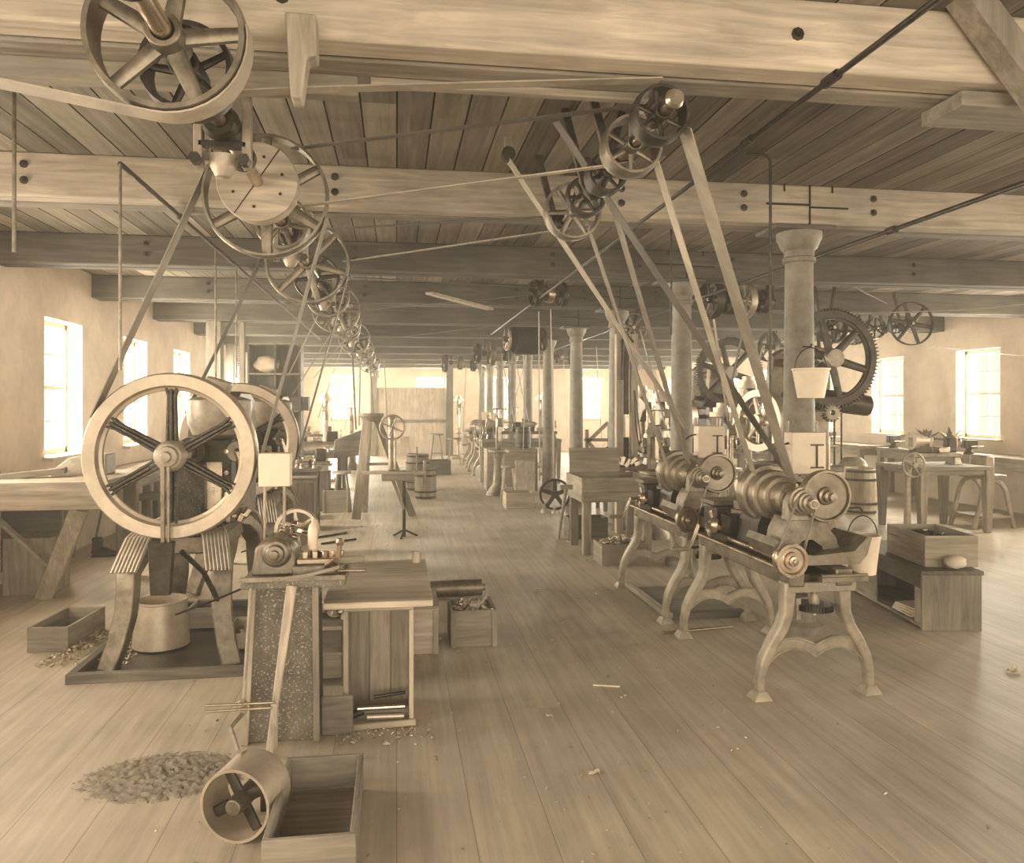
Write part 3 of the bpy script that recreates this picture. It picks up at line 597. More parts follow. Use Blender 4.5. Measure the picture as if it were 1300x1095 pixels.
MB().tube([(-.55, 3.72, .30), (-.545, 3.66, .02)], .016, 8).build('link_bar', M['wdZ'], t)
tb = thing('bent_bracket', (-.5, 3.62, 0), 'small bent iron bracket between the drum and the open box', 'bracket')
MB().tube([(-.53, 3.36, .075), (-.475, 3.36, .085), (-.475, 3.36, .0)], .008, 8).build('bent_rod', M['steel'], tb)
t = crate('open_box', (-.30, 3.14, 0), (.32, .66, .16), 'open wooden box on the floor beside the drum, nearest the camera', 'md', wall=.022, battens=False)
# ---------------------------------------------------------------- upended crate with plank top
t = thing('upended_crate', (-.09, 4.3, 0), 'tall wooden crate stood on end with its open front showing tools', 'crate')
MB().bb(-.268, .088, 4.46, 4.48, 0, .60).build('back_boards', M['wdZ'], t, .003)
for k in range(3): MB().bb(-.262 + .117 * k, -.15 + .117 * k, 4.445, 4.46, .0, .60).build('back_plank', M['wdZ'], t, .003)
MB().bb(-.27, -.245, 4.13, 4.48, 0, .60).build('side_board', M['wdZ'], t, .004)
MB().bb(.066, .09, 4.13, 4.48, 0, .60).build('side_board', M['wdZ'], t, .004)
MB().bb(-.245, .066, 4.13, 4.46, 0, .022).build('bottom_board', M['wdX'], t, .004)
MB().bb(-.27, .09, 4.13, 4.48, .60, .618).build('top_board', M['wdX'], t, .004)
MB().bar((-.275, 4.11, .012), (.10, 4.10, .028), .02, .03).build('front_lip', M['wdX'], t, .003)
MB().bb(-.244, .065, 4.2, 4.212, .022, .075).build('inner_ledge', M['mdX'], t, .003)
for k, (p, q, r, mt, lb) in enumerate((((-.20, 4.17, .085), (.045, 4.185, .08), .012, 'steel', 'bright steel bar lying uppermost across the foot of the upended crate'), ((-.15, 4.155, .045), (.04, 4.16, .04), .014, 'wheel', 'thick pale bar lying on the floor of the upended crate'), ((-.12, 4.3, .095), (.05, 4.32, .105), .009, 'iron', 'dark rod lying at the back of the upended crate'), ((-.23, 4.17, .05), (-.17, 4.18, .07), .02, 'black', 'short black rod stub in the left corner of the upended crate'))):
    tag(MB().cyl(p, q, r, n=10).build('metal_bar', M[mt]), lb, 'bar')
tag(MB().bb(-.37, .19, 4.1, 5.2, .62, .655).build('wide_plank', M['wdX'], None, .006), 'wide weathered plank laid over the upended crate', 'plank')
crate('wooden_box', (.03, 5.55, 0), (.5, .5, .30), 'closed wooden box on the floor behind the wide plank', 'wd', open_top=False)
bits('metal_offcuts', (-.42, 4.95, .42), (.28, .3, .05), 90, 'dark metal offcuts on the box between pedestal and plank', ('chips',), .02, .08, seed=8)
t = thing('low_bench', (-.5, 4.95, 0), 'low dark board bench behind the foreground pedestal', 'bench')
MB().bb(-.66, -.27, 4.75, 5.2, .36, .39).build('bench_top', M['mdX'], t, .004)
for s in (-.64, -.32): MB().bb(s, s + .03, 4.77, 5.18, 0, .36).build('end_board', M['mdY'], t, .003)
for z in (.05, .2): MB().bb(-.61, -.32, 4.765, 4.78, z, z + .13).build('front_board', M['mdX'], t, .003)
t = thing('tin_cup', (.13, 5.12, .656), 'small tin cup on the far corner of the wide plank', 'cup')
MB().lathe([(0, 0), (.028, 0), (.032, .07), (.029, .07), (.026, .006), (0, .006)], (.13, 5.1, .656), (0, 0, 1), 18).build('cup', M['zinc'], t)
t = crate('parts_crate', (.53, 5.61, 0), (.32, .40, .25), 'square wooden crate filled with metal offcuts standing in the aisle', 'md', wall=.02)
bits('metal_offcuts', (.53, 5.61, .215), (.27, .34, .05), 240, 'bright metal offcuts filling the square aisle crate', ('chips',), .02, .055, mound=.02, seed=9)
t = thing('scoop', (.56, 5.6, .24), 'small bent scoop stuck in the offcuts of the aisle crate', 'scoop')
MB().tube([(.56, 5.5, .26), (.60, 5.52, .28), (.64, 5.55, .34)], [.016, .012, .008], 8).build('handle', M['paint'], t)
MB().lathe([(.0, -.03), (.03, -.01), (.034, .04), (.03, .04), (.026, 0), (0, -.02)], (.555, 5.5, .262), (-.6, .2, .1), 16).build('bowl', M['paint'], t)
t = thing('iron_roll', (.55, 6.9, 0), 'smooth iron roll lying on the floor behind the aisle crate', 'roll')
MB().lathe([(0, -.27), (.03, -.27), (.03, -.24), (.07, -.24), (.073, 0), (.07, .24), (.03, .24), (.03, .27), (0, .27)], (.5, 6.85, .075), (1, .05, 0), 28).build('cylinder', M['grey'], t, .003)
# piles and litter on the floor
def mound(name, c, rx, ry, h, label, mat='sand', n=26, seed=1, edge=0):
    rn = random.Random(seed); mb = MB(); vs = []; fs = []
    for i in range(n + 1):
        for j in range(n + 1):
            x = -1 + 2 * i / n; y = -1 + 2 * j / n; q = max(0, 1 - x * x - y * y)
            vs.append((c[0] + x * rx, c[1] + y * ry, c[2] + h * q ** .8 * (1 + rn.uniform(-.35, .35)) - edge * rn.random() - (.002 if q == 0 else 0)))
    for i in range(n):
        for j in range(n): a = i * (n + 1) + j; fs.append((a, a + n + 1, a + n + 2, a + 1))
    mb.add(vs, fs); return tag(mb.build(name, M[mat], None, 0, sharp=80), label, 'filings', kind='stuff')
mound('iron_filings', (-1.02, 3.72, .0), .40, .26, .028, 'low heap of dark iron filings beside the foreground drum', n=60, edge=.02)
bits('floor_chips', (-1.98, 5.75, .012), (.55, .8, .012), 330, 'metal chips scattered on the floor beside the small crate', ('chips',), .01, .035, mound=.03, seed=12)
bits('floor_chips', (.55, 3.9, .005), (3.6, 3.0, .004), 330, 'pale chips and shavings littering the foreground floor', ('chips',), .005, .016, seed=14)
bits('floor_chips', (-.05, 4.02, .006), (.5, .2, .006), 150, 'wood and metal chips below the upended crate', ('chips',), .006, .018, seed=15)
bits('floor_chips', (.4, 8.2, .006), (3.4, 6, .006), 160, 'small chips littering the aisle further back', ('chips',), .008, .025, seed=16)
for k, (u, v, w, lb) in enumerate(((1288, 853, .07, 'crumpled white paper scrap on the floor near the right edge'), (415 + 75, 946, .03, 'small white paper scrap below the upended crate'), (755, 982, .045, 'torn pale paper scrap low in the aisle'), (698, 910, .03, 'curled pale shaving in the middle of the floor'), (556, 812, .035, 'pale wood chip left of the aisle crate'), (724, 689, .07, 'pale rag lump by the tray table leg'), (683, 748, .04, 'tiny white scrap in the middle of the aisle'))):
    p = aZ(u, v, 0); mb = MB(); rn = random.Random(k); n = 7
    vs = [p + V(((i / n - .5) * w * (1 + .4 * rn.random()), (j / n - .5) * w * .7, .004 + abs(rn.gauss(0, w * .16)))) for i in range(n + 1) for j in range(n + 1)]
    mb.add(vs, [(i * (n + 1) + j, (i + 1) * (n + 1) + j, (i + 1) * (n + 1) + j + 1, i * (n + 1) + j + 1) for i in range(n) for j in range(n)])
    tag(mb.build('paper_scrap', M['paper'], None, 0, sharp=80), lb, 'scrap')
p = aZ(753, 869, .006); q = aZ(787, 871, .006)
tag(MB().sweep([p, q], [.012, .006], .008, (0, 1, 0)).build('wood_splinter', M['pale']), 'thin pale wood splinter lying alone on the floor', 'splinter')
# ---------------------------------------------------------------- ornate-leg lathe (local origin under its middle)
def make_lathe(label):
    t = thing('lathe', (0, 0, 0), label, 'lathe', 'belt-driven lathes on curved legs')
    for y in (-.58, .62):
        for s in (-1, 1):
            pts = [(s * .165, y, .66), (s * .17, y, .56), (s * .175, y, .48), (s * .205, y, .40), (s * .262, y, .31), (s * .31, y, .22), (s * .33, y, .13), (s * .335, y, .02)]
            MB().sweep(pts, [.075, .068, .062, .062, .062, .055, .048, .046], [.09, .085, .085, .085, .08, .075, .065, .06], (1, 0, 0)).build('leg', M['paint'], t, .012)
            MB().sweep([(s * .335, y, 0), (s * .335, y, .012), (s * .335, y, .035), (s * .335, y, .05)], [.11, .10, .075, .05], [.12, .11, .085, .07], (1, 0, 0)).build('foot', M['paint'], t, .004)
        lo = [(-.325, .12), (-.305, .17), (-.27, .215), (-.22, .25), (-.16, .272), (-.1, .27), (-.045, .25), (0, .222)]
        up = [(0, .30), (-.05, .322), (-.11, .34), (-.18, .342), (-.235, .335)]
        up2 = [(-.30, .16), (-.285, .22), (-.262, .275), (-.235, .33), (-.18, .342), (-.11, .34), (-.05, .322), (0, .30)]
        mir = lambda L: L + [(-x, z) for x, z in L[-2::-1]]
        MB().ribbon(mir(lo), mir(up2), (0, y, 0), (1, 0, 0), (0, 0, 1), .028).build('arched_web', M['paint'], t)
        mb = MB()
        for sg in (-1, 1):
            mb.tube([(sg * x, y - .016, z + .006) for x, z in lo[1:]], .007, 6); mb.tube([(sg * x, y - .016, z - .006) for x, z in up], .006, 6)
        mb.build('web_bead', M['paint'], t)
        MB().bb(-.19, .23, y - .05, y + .05, .60, .66).build('leg_cap', M['paint'], t, .008)
    # bed, rails, feed rods
    MB().bb(-.185, -.09, -.64, .72, .635, .735).build('front_rail', M['grey'], t, .01)
    MB().bb(.10, .20, -.64, .72, .635, .735).build('rear_rail', M['grey'], t, .01)
    MB().bb(-.09, .10, -.6, .68, .665, .70).build('bed_web', M['iron'], t)
    MB().bb(-.02, .26, -.70, -.40, .67, .70).bb(-.02, .26, -.70, -.68, .70, .715).build('end_tray', M['grey'], t, .003)
    MB().cyl((-.175, -.66, .775), (-.175, .55, .775), .017).build('feed_rod', M['steel'], t)
    MB().cyl((-.215, -.6, .735), (-.215, .70, .735), .012).build('feed_rod', M['steel'], t)
    MB().bb(-.215, -.15, -.62, -.54, .70, .82).build('rod_bearing', M['grey'], t, .01)
    # headstock
    MB().prism([(-.25, .86), (-.22, .80), (-.15, .745), (.28, .745), (.33, .80), (.36, .90), (.33, .90), (.25, .82), (.0, .80), (-.15, .82), (-.23, .90)], (0, -.40, 0), (1, 0, 0), (0, 0, 1), .36).build('drip_pan', M['grey'], t)
    hs = MB().prism([(-.16, .76), (-.06, .76), (-.045, .82), (.0, .865), (.06, .87), (.12, .83), (.14, .76), (.25, .76), (.21, .88), (.13, .97), (.06, 1.0), (-.09, 1.0), (-.13, .92)], (0, -.36, 0), (1, 0, 0), (0, 0, 1), .18).build('headstock', M['grey'], t)
    MB().prism([(-.15, .76), (.22, .76), (.18, .88), (.06, 1.0), (-.09, 1.0), (-.13, .92)], (0, .0, 0), (1, 0, 0), (0, 0, 1), .28).build('headstock_rear', M['iron'], hs)
    for y in (-.42, .10):
        MB().prism([(-.085, .98), (.075, .98), (.07, 1.10), (.045, 1.15), (-.045, 1.15), (-.075, 1.10)], (-.02, y, 0), (1, 0, 0), (0, 0, 1), .075).build('bearing_block', M['paint'], hs, .01)
        MB().lathe([(.016, 0), (.016, .02), (.008, .025), (.008, .045), (0, .05)], (-.02, y, 1.15), (0, 0, 1), 12).build('oil_cup', M['steel'], hs)
    sx, sz = -.02, 1.10
    MB().cyl((sx, -.62, sz), (sx, .16, sz), .028, n=18).build('spindle', M['steel'], t)
    pr = []
    for (r, y0, y1) in ((.185, .03, -.07), (.155, -.07, -.16), (.125, -.16, -.25), (.095, -.25, -.34)):
        pr += [(r - .006, -y0), (r, -y0 + .006), (r + .002, -(y0 + y1) / 2), (r, -y1 - .008), (r - .006, -y1 - .002)]
    pr = [(.03, pr[0][1])] + pr + [(.075, .345), (.07, .37), (.03, .37)]
    MB().lathe(pr, (sx, 0, sz), (0, -1, 0), 44).build('cone_pulley', M['cast'], t)
    pr = [(.03, .46), (.085, .46), (.088, .475), (.085, .49), (.072, .492), (.072, .52), (.058, .523), (.058, .55), (.045, .553), (.045, .575), (.03, .58), (.03, .61), (.018, .615), (.018, .63), (0, .63)]
    MB().lathe(pr, (sx, 0, sz), (0, -1, 0), 32).build('feed_cone', M['cast'], t)
    gx, gz = .125, 1.13
    gw = MB().lathe([(.04, .45), (.125, .45), (.13, .44), (.15, .44), (.155, .46), (.155, .49), (.15, .505), (.138, .505), (.132, .485), (.055, .48), (.05, .50), (.036, .505), (.036, .54), (.022, .545), (.022, .575), (0, .578)], (gx, 0, gz), (0, -1, 0), 48).build('face_wheel', M['cast'], t)
    MB().lathe([(.038, 0), (.038, .025), (.026, .03)], (gx, -.505, gz), (0, -1, 0), 6).build('hex_nut', M['steel'], gw)
    MB().cyl((gx, -.46, gz), (gx, -.05, gz), .022).build('back_shaft', M['steel'], t)
    MB().gear((gx, -.05, gz), (0, 1, 0), .10, .05, .04, 30, .012).build('back_gear', M['grey'], t)
    MB().bb(gx - .035, gx + .035, -.18, -.1, .95, gz + .05).build('back_shaft_bracket', M['iron'], t, .01)
    # feed pulley on the near end of the rod
    fx, fz = -.175, .79
    MB().lathe([(.02, .58), (.085, .58), (.085, .60), (.07, .605), (.07, .625), (.095, .63), (.098, .645), (.095, .66), (.078, .66), (.07, .645), (.05, .645), (.046, .665), (.03, .665), (.027, .68), (.014, .682), (.012, .695), (0, .696)], (fx, 0, fz), (0, -1, 0), 40).build('feed_pulley', M['steel'], t)
    for s, lb in ((1, 'a'), (-1, 'b')):
        a, b = tang((sx, sz), .06, (fx, fz), .078, s)
        MB().belt([(a[0], -.53, a[1]), (b[0], -.612, b[1])], .02, (0, 1, 0), .004).build('feed_belt', M['belt'], t)
    # carriage, turret, crank
    MB().bb(-.20, .22, .20, .48, .735, .80).build('carriage', M['iron'], t, .012)
    MB().bb(-.12, .14, .22, .44, .80, .92).build('turret_slide', M['oily'], t, .015)
    MB().lathe([(.0, 0), (.12, 0), (.12, .03), (.105, .035), (.105, .09), (.05, .10), (0, .10)], (.03, .33, .92), (0, 0, 1), 24).build('turret', M['grey'], t)
    MB().bb(-.16, .16, .47, .68, .735, .96).build('tailstock', M['oily'], t, .02)
    MB().bb(-.18, .18, .45, .69, .96, .995).build('tailstock_plate', M['grey'], t, .006)
    MB().bb(-.19, -.05, .16, .30, .80, .93).build('tool_block', M['black'], t, .01)
    c = V((-.215, .36, .84)); hw = MB().lathe([(0, -.02), (.05, -.02), (.055, 0), (.04, .02), (.02, .03), (.02, .06), (0, .06)], c, (-1, -.15, 0), 24).build('capstan', M['steel'], t)
    for k in range(6): MB().spokes(c, (-1, -.15, 0), .03, .10, 6, .009, .012, k, .8, k).build('capstan_arm', M['steel'], hw)
    MB().tube([c + V((-.05, 0, 0)), c + V((-.12, -.03, .005)), c + V((-.14, -.03, -.05)), c + V((-.17, -.03, -.12)), c + V((-.20, -.04, -.15))], .012, 8).build('crank', M['steel'], hw)
    MB().lathe([(.01, 0), (.016, .02), (.017, .08), (.012, .12), (0, .122)], c + V((-.20, -.04, -.15)), (-1, -.1, .02), 12).build('crank_handle', M['paint'], hw)
    # gear under the bed, hanging weight
    MB().cyl((.02, -.54, .45), (.02, -.54, .665), .012).build('gear_shaft', M['steel'], t)
    MB().gear((.02, -.54, .5), (0, 0, 1), .095, .03, .035, 36, .012).build('under_gear', M['iron'], t)
    MB().lathe([(0, 0), (.028, 0), (.03, .03), (.02, .06), (0, .06)], (.02, -.54, .515), (0, 0, 1), 14).build('gear_hub', M['paint'], t)
    MB().bb(-.13, -.02, -.545, -.525, .555, .575).build('under_bracket', M['iron'], t, .003)
    MB().bb(-.10, -.07, -.56, -.53, .43, .555).build('hanging_weight', M['paint'], t, .004)
    # drip can on rods
    for x in (.14, .34): MB().cyl((x, .0, .9), (x, .0, 1.56), .009).build('can_rod', M['grey'], t)
    dc = MB().bb(.125, .355, -.09, .02, 1.225, 1.49).build('drip_can', M['tin'], t, .004); dc['label'] = 'white square tin drip can'
    MB().bb(.285, .297, -.096, -.09, 1.27, 1.41).bb(.25, .335, -.1, -.09, 1.405, 1.415).bb(.25, .335, -.1, -.09, 1.26, 1.27).build('can_bracket', M['iron'], dc)
    MB().cyl((.355, -.04, 1.40), (.46, -.05, 1.40), .007).cyl((.40, -.05, .9), (.40, -.05, 1.46), .006).build('drip_pipe', M['steel'], t)
    MB().tube([(.125, -.04, 1.42), (.07, -.05, 1.41), (.03, -.05, 1.38)], .007, 6).build('tap', M['iron'], t)
    return t
L1 = make_lathe('front ornate-legged lathe with shiny cone pulley and white drip can')
L1.location = (LX, LY, 0)
copy_tree(L1, (LX, LY + L2, 0), 'rear ornate-legged lathe just beyond the front one, white drip can with iron bracket')
bucket((2.80, 4.42, .645), .075, .10, .235, 'tapered tin bucket hanging at the near right corner of the front lathe', 'tin')
t = thing('bucket_hook', (2.66, 4.42, .9), 'wire hook arm holding the tin bucket on the front lathe', 'hook')
MB().tube([(2.56, 4.42, 1.03), (2.66, 4.42, 1.04), (2.78, 4.42, 1.045), (2.80, 4.42, 1.02)], .006, 6).build('wire', M['iron'], t)
t = thing('foot_treadle', (2.4, 6.4, 0), 'worn wooden treadle frame on the floor under the rear lathe', 'frame')
MB().bb(2.06, 2.12, 5.85, 6.95, .02, .055).build('side_rail', M['wdY'], t, .004)
MB().bb(2.10, 2.72, 5.86, 5.94, .0, .05).build('cross_rail', M['dkX'], t, .004)
MB().bb(2.12, 2.72, 6.0, 6.9, .0, .02).build('foot_board', M['mdX'], t, .004)
a = aZ(840, 803, .012); b = aZ(930, 795, .012)
tag(MB().cyl(a, b, .01).build('floor_rod', M['steel']), 'thin bright rod lying on the floor between the two lathes', 'rod')
# bucket on the column
bucket((2.91, 5.22, 1.715), .09, .125, .21, 'white bucket hanging high on the first iron column', 'tin')
t = thing('column_hook', (2.87, 5.33, 2.0), 'iron hook on the first column carrying the white bucket', 'hook')
MB().tube([(2.93, 5.36, 2.09), (2.92, 5.30, 2.085), (2.912, 5.225, 2.078), (2.91, 5.21, 2.10)], .007, 6).build('hook', M['iron'], t)
# ---------------------------------------------------------------- low stand with boxes at right
rz = -.16; e = Euler((0, 0, rz)).to_matrix(); o = V((4.05, 5.27, 0))
def rb(mb, x0, x1, y0, y1, z0, z1):
    c = o + e @ V(((x0 + x1) / 2, (y0 + y1) / 2, 0)); return mb.box((c.x, c.y, (z0 + z1) / 2), (x1 - x0, y1 - y0, z1 - z0), (0, 0, rz))
t = thing('low_stand', o, 'low wooden stand with open shelf on the floor at right', 'stand')
rb(MB(), -.22, .22, 0, .025, 0, .415).build('front_panel', M['mdZ'], t, .004)
rb(MB(), -.22, .22, 1.30, 1.325, 0, .415).build('back_panel', M['mdZ'], t, .004)
rb(MB(), -.23, .23, -.01, 1.34, .415, .445).build('top_board', M['dkY'], t, .004)
rb(MB(), -.22, .22, .025, 1.30, .02, .045).build('bottom_shelf', M['mdY'], t, .004)
rb(MB(), .20, .22, .025, 1.30, .045, .415).build('far_side', M['dkY'], t)
rb(MB(), -.22, -.2, .025, 1.30, .31, .415).build('apron_board', M['dkY'], t, .003)
rb(MB(), -.22, -.205, .75, 1.30, .045, .31).build('side_panel', M['mdY'], t, .003)
rb(MB(), -.215, -.19, .025, .12, .045, .31).build('upright', M['wdZ'], t, .003)
for k in range(4):
    c = o + e @ V((-.10 + .008 * k, .36 - .01 * k, 0))
    tag(MB().box((c.x, c.y, .053 + .016 * k), (.2, .3, .014), (0, 0, rz + .06 * k)).build('paper_stack', M['paper'], None, .002), '%s pamphlet in the pile on the shelf of the low stand at right' % ('lowest', 'second lowest', 'third', 'topmost')[k], 'paper', 'pamphlets on the low stand')
cc = o + e @ V((.0, .55, 0))
crate('sand_box', (cc.x + .05, cc.y - .12, .446), (.40, .62, .235), 'pale wooden box filled with dark sand on top of the low stand', 'wd', rz=rz, battens=False)
mound('dark_sand', (cc.x + .05, cc.y - .12, .61), .19, .28, .05, 'dark sand filling the pale box on the low stand', 'iron', seed=7)
def lump(name, c, r, label, mat='pale', seed=2, cat='rag', sq=.6):
    rn = random.Random(seed); mb = MB(); n, m = 14, 9; vs = []; fs = []
    for j in range(m):
        th = PI * j / (m - 1)
        for i in range(n):
            ph = 2 * PI * i / n; q = r * (1 + rn.uniform(-.22, .22) * math.sin(th))
            vs.append(V(c) + V((q * math.sin(th) * math.cos(ph), q * .7 * math.sin(th) * math.sin(ph), r * sq + q * sq * math.cos(th))))
    for j in range(m - 1):
        for i in range(n): fs.append((j * n + i, j * n + (i + 1) % n, (j + 1) * n + (i + 1) % n, (j + 1) * n + i))
    mb.add(vs, fs[::-1]); ob = mb.build(name, M[mat], None, 0, sharp=80); return tag(ob, label, cat)
c = o + e @ V((.05, .06, 0)); lump('crumpled_rag', (c.x, c.y, .446), .085, 'crumpled pale rag on the front edge of the low stand at right')
c = o + e @ V((.06, .5, 0)); lump('pale_lump', (c.x, c.y, .64), .03, 'small pale lump on the dark sand in the box at right', seed=5)
c = o + e @ V((.25, .2, 0)); tag(MB().box((c.x + .1, c.y + .1, .09), (.06, .1, .18), (0, 0, rz)).build('wood_block', M['wdZ'], None, .004), 'small pale wood block on the floor behind the low stand at right', 'block')
# ---------------------------------------------------------------- tables at far right
def table(name, x0, x1, y0, y1, z, label, mat='md', legw=.07, th=.05, apron=.1, cat='table', group=None, taper=True):
    t = thing(name, ((x0 + x1) / 2, (y0 + y1) / 2, 0), label, cat, group)
    MB().bb(x0, x1, y0, y1, z - th, z).build('table_top', M[mat + ('X' if x1 - x0 > y1 - y0 else 'Y')], t, .006)
    for x in (x0 + .06, x1 - .06):
        for y in (y0 + .06, y1 - .06): MB().sweep([(x, y, 0), (x, y, z - th)], [legw * (.6 if taper else 1), legw], [legw * (.6 if taper else 1), legw], (1, 0, 0)).build('leg', M[mat + 'Z'], t, .004)
    if apron:
        for y in (y0 + .05, y1 - .05): MB().bb(x0 + .05, x1 - .05, y - .012, y + .012, z - th - apron, z - th).build('apron', M[mat + 'X'], t, .003)
        for x in (x0 + .05, x1 - .05): MB().bb(x - .012, x + .012, y0 + .05, y1 - .05, z - th - apron, z - th).build('apron', M[mat + 'Y'], t, .003)
    return t
table('work_table', 6.66, 7.72, 9.24, 10.2, .87, 'wooden work table on tapered legs at right with a handwheel beside it', 'md', .12, .05, .06)
def handwheel(c, ax, R, label, mat='paint', stand=True, ns=5):
    c = V(c); t = thing('handwheel', (c.x, c.y, 0), label, 'handwheel')
    pts = []; a0, s_, b_ = frame(ax); pts = [c + (s_ * math.cos(2 * PI * k / 32) + b_ * math.sin(2 * PI * k / 32)) * R for k in range(33)]
    r_ = MB().tube(pts, .012, 8).build('rim', M[mat], t)
    for k in range(ns): MB().spokes(c, ax, .02, R, ns, .011, .008, .4, 1, k).build('spoke', M[mat], r_)
    MB().lathe([(0, -.04), (.03, -.04), (.035, 0), (.03, .04), (0, .04)], c, ax, 16).build('hub', M[mat], r_)
    if stand:
        MB().sweep([(c.x, c.y + .12, 0), (c.x, c.y + .12, c.z - .25), (c.x, c.y + .1, c.z + .05)], [.07, .05, .07], [.07, .05, .07], (1, 0, 0)).build('stand_post', M[mat], t, .006)
        MB().cyl((c.x, c.y + .14, c.z), c, .018).build('axle', M['steel'], t)
        MB().lathe([(0, 0), (.14, 0), (.13, .03), (.05, .05), (0, .05)], (c.x, c.y + .12, 0), (0, 0, 1), 20).build('stand_foot', M[mat], t)
    return t
hwc = aY(1160, 590, 8.75); handwheel(hwc, (0, 1, 0), .145, 'pale handwheel on a post in front of the work table at right')
def barrel(loc, r, h, label, mat='md', open_top=False, tilt=None, group='wooden barrels'):
    t = thing('barrel', loc, label, 'barrel', group); p = V(loc)
    MB().lathe([(0, .01), (r * .84, .01), (r * .86, 0), (r * .95, h * .22), (r, h * .5), (r * .95, h * .78), (r * .86, h), (r * .83, h), (r * .83, h - .03), (0, h - .03)], p, (0, 0, 1), 26).build('staves', M[mat + 'Z'], t)
    for f, q in ((.06, .885), (.24, .955), (.76, .955), (.94, .885)): MB().ring(p + V((0, 0, h * f)), (0, 0, 1), r * q + .008, r * q - .004, .035, 30).build('hoop', M['iron'], t)
    return t
barrel((7.1, 11.25, 0), .24, .70, 'pale wooden barrel standing behind the work table at right', 'wd')
barrel((6.35, 11.0, 0), .25, .74, 'wooden barrel just right of the front lathe disc wheel, left of another barrel', 'wd')
def stool(loc, h, label, r=.16, mat='md', group='wooden stools'):
    t = thing('stool', loc, label, 'stool', group); p = V(loc)
    MB().lathe([(0, -.03), (r, -.03), (r, 0), (r * .9, .008), (0, .004)], p + V((0, 0, h)), (0, 0, 1), 22).build('seat', M[mat + 'X'], t)
    q = []
    for k in range(4):
        a = PI / 4 + k * PI / 2; d = V((math.cos(a), math.sin(a), 0)); q.append(p + d * r * 1.1 + V((0, 0, h * .35)))
        MB().cyl(p + d * r * .6 + V((0, 0, h - .03)), p + d * r * 1.3, .018, .014, 8).build('leg', M[mat + 'Z'], t)
    for k in range(4): MB().cyl(q[k], q[(k + 1) % 4], .01, n=6).build('rung', M[mat + 'X'], t)
    return t
# small treadle machine by the right wall
t = thing('treadle_stand', aZ(1262, 671, 0), 'pale arched iron stand with sloping legs near the right edge', 'stand')
b0 = V(t.location)
for s in (-1, 1):
    for yy in (0, .45): MB().sweep([b0 + V((s * .30, yy, 0)), b0 + V((s * .22, yy, .3)), b0 + V((s * .17, yy, .52)), b0 + V((s * .1, yy, .62)), b0 + V((0, yy, .66))], .045, .05, (0, 1, 0)).build('leg', M['paint'], t, .006)
MB().box(b0 + V((0, .22, .70)), (.3, .55, .06)).build('top_plate', M['grey'], t, .008)
MB().box(b0 + V((0, .22, .16)), (.46, .5, .03)).build('foot_board', M['mdX'], t, .004)
MB().box(b0 + V((0, .22, .86)), (.16, .3, .26)).build('machine_head', M['grey'], t, .03)
# ---------------------------------------------------------------- geared machines behind the first column
def make_geared(label):
    t = thing('geared_shear', (0, 0, 0), label, 'machine', 'geared shears with toothed wheels')
    c = V((0, -.35, 2.15)); ax = (0, 1, 0); R = .53
    g = MB().gear(c, ax, R, R - .07, .09, 84, .03).build('gear_rim', M['iron'], t)
    MB().ring(c, ax, R - .055, R - .095, .05, 60).build('inner_flange', M['iron'], g)
    for k in range(6): MB().spokes(c, ax, .07, R - .06, 6, .05, .042, .28, .5, k).build('spoke', M['iron'], g)
    MB().lathe([(.0, -.11), (.10, -.11), (.11, -.07), (.11, .06), (0, .06)], c, ax, 28).build('hub', M['paint'], g, .004)
    MB().cyl(c + V((0, -.1, 0)), c + V((0, 1.1, 0)), .055, n=18).build('main_shaft', M['steel'], t)
    for y in (.05, .75):
        MB().prism([(-.34, 0), (.34, 0), (.30, .12), (.2, .5), (.17, 1.2), (.2, 1.9), (.17, 2.25), (.05, 2.32), (-.05, 2.32), (-.17, 2.25), (-.20, 1.9), (-.17, 1.2), (-.2, .5), (-.30, .12)], (0, y, 0), (1, 0, 0), (0, 0, 1), .16).build('side_frame', M['grey'], t, .02)
    MB().bb(-.35, .35, -.05, .85, .85, .93).build('work_table', M['grey'], t, .01)
    MB().bb(-.16, .16, .1, .7, .93, 1.6).build('ram_head', M['oily'], t, .03)
    q = V((.5, -.32, 1.63))
    MB().lathe([(0, -.62), (.035, -.62), (.035, -.5), (.12, -.495), (.125, 0), (.12, .495), (.035, .5), (0, .5)], V((.14, -.1, 1.68)), (1, .1, -.12), 28).build('drum', M['iron'], t)
    fwc = V((-.62, .1, 1.45)); fr = MB().ring(fwc, (1, .35, 0), .36, .28, .10, 44).build('flywheel_rim', M['wheel'], t)
    for k in range(6): MB().spokes(fwc, (1, .35, 0), .04, .30, 6, .035, .028, .2, .6, k).build('spoke', M['wheel'], fr)
    MB().lathe([(0, -.08), (.07, -.08), (.07, .08), (0, .08)], fwc, (1, .35, 0), 20).build('hub', M['wheel'], fr)
    MB().cyl(fwc, fwc + V((.55, .2, 0)), .035).build('pinion_shaft', M['steel'], t)
    MB().gear((.0, -.35, 1.545), ax, .08, .03, .09, 16, .025).build('pinion', M['grey'], t)
    for k in range(3): MB().cyl((.22 + .09 * k, .1, .93), (.22 + .09 * k, .1, 1.75), .011, n=8).build('guide_rod', M['iron'], t)
    MB().lathe([(0, 0), (.16, 0), (.13, .06), (.08, .1), (0, .1)], (.42, -.1, .93), (0, 0, 1), 24).build('round_base', M['paint'], t)
    return t
gp = aY(1061, 453, 8.2)
ga = make_geared('dark geared shear with a great toothed wheel behind the first column')
ga.location = (gp.x - .06, 8.55, .04)
gq = aY(925, 462, 12.0)
copy_tree(ga, (gq.x, 12.35, 0), 'second geared shear further back, its toothed wheel left of the first column', scale=1.02)
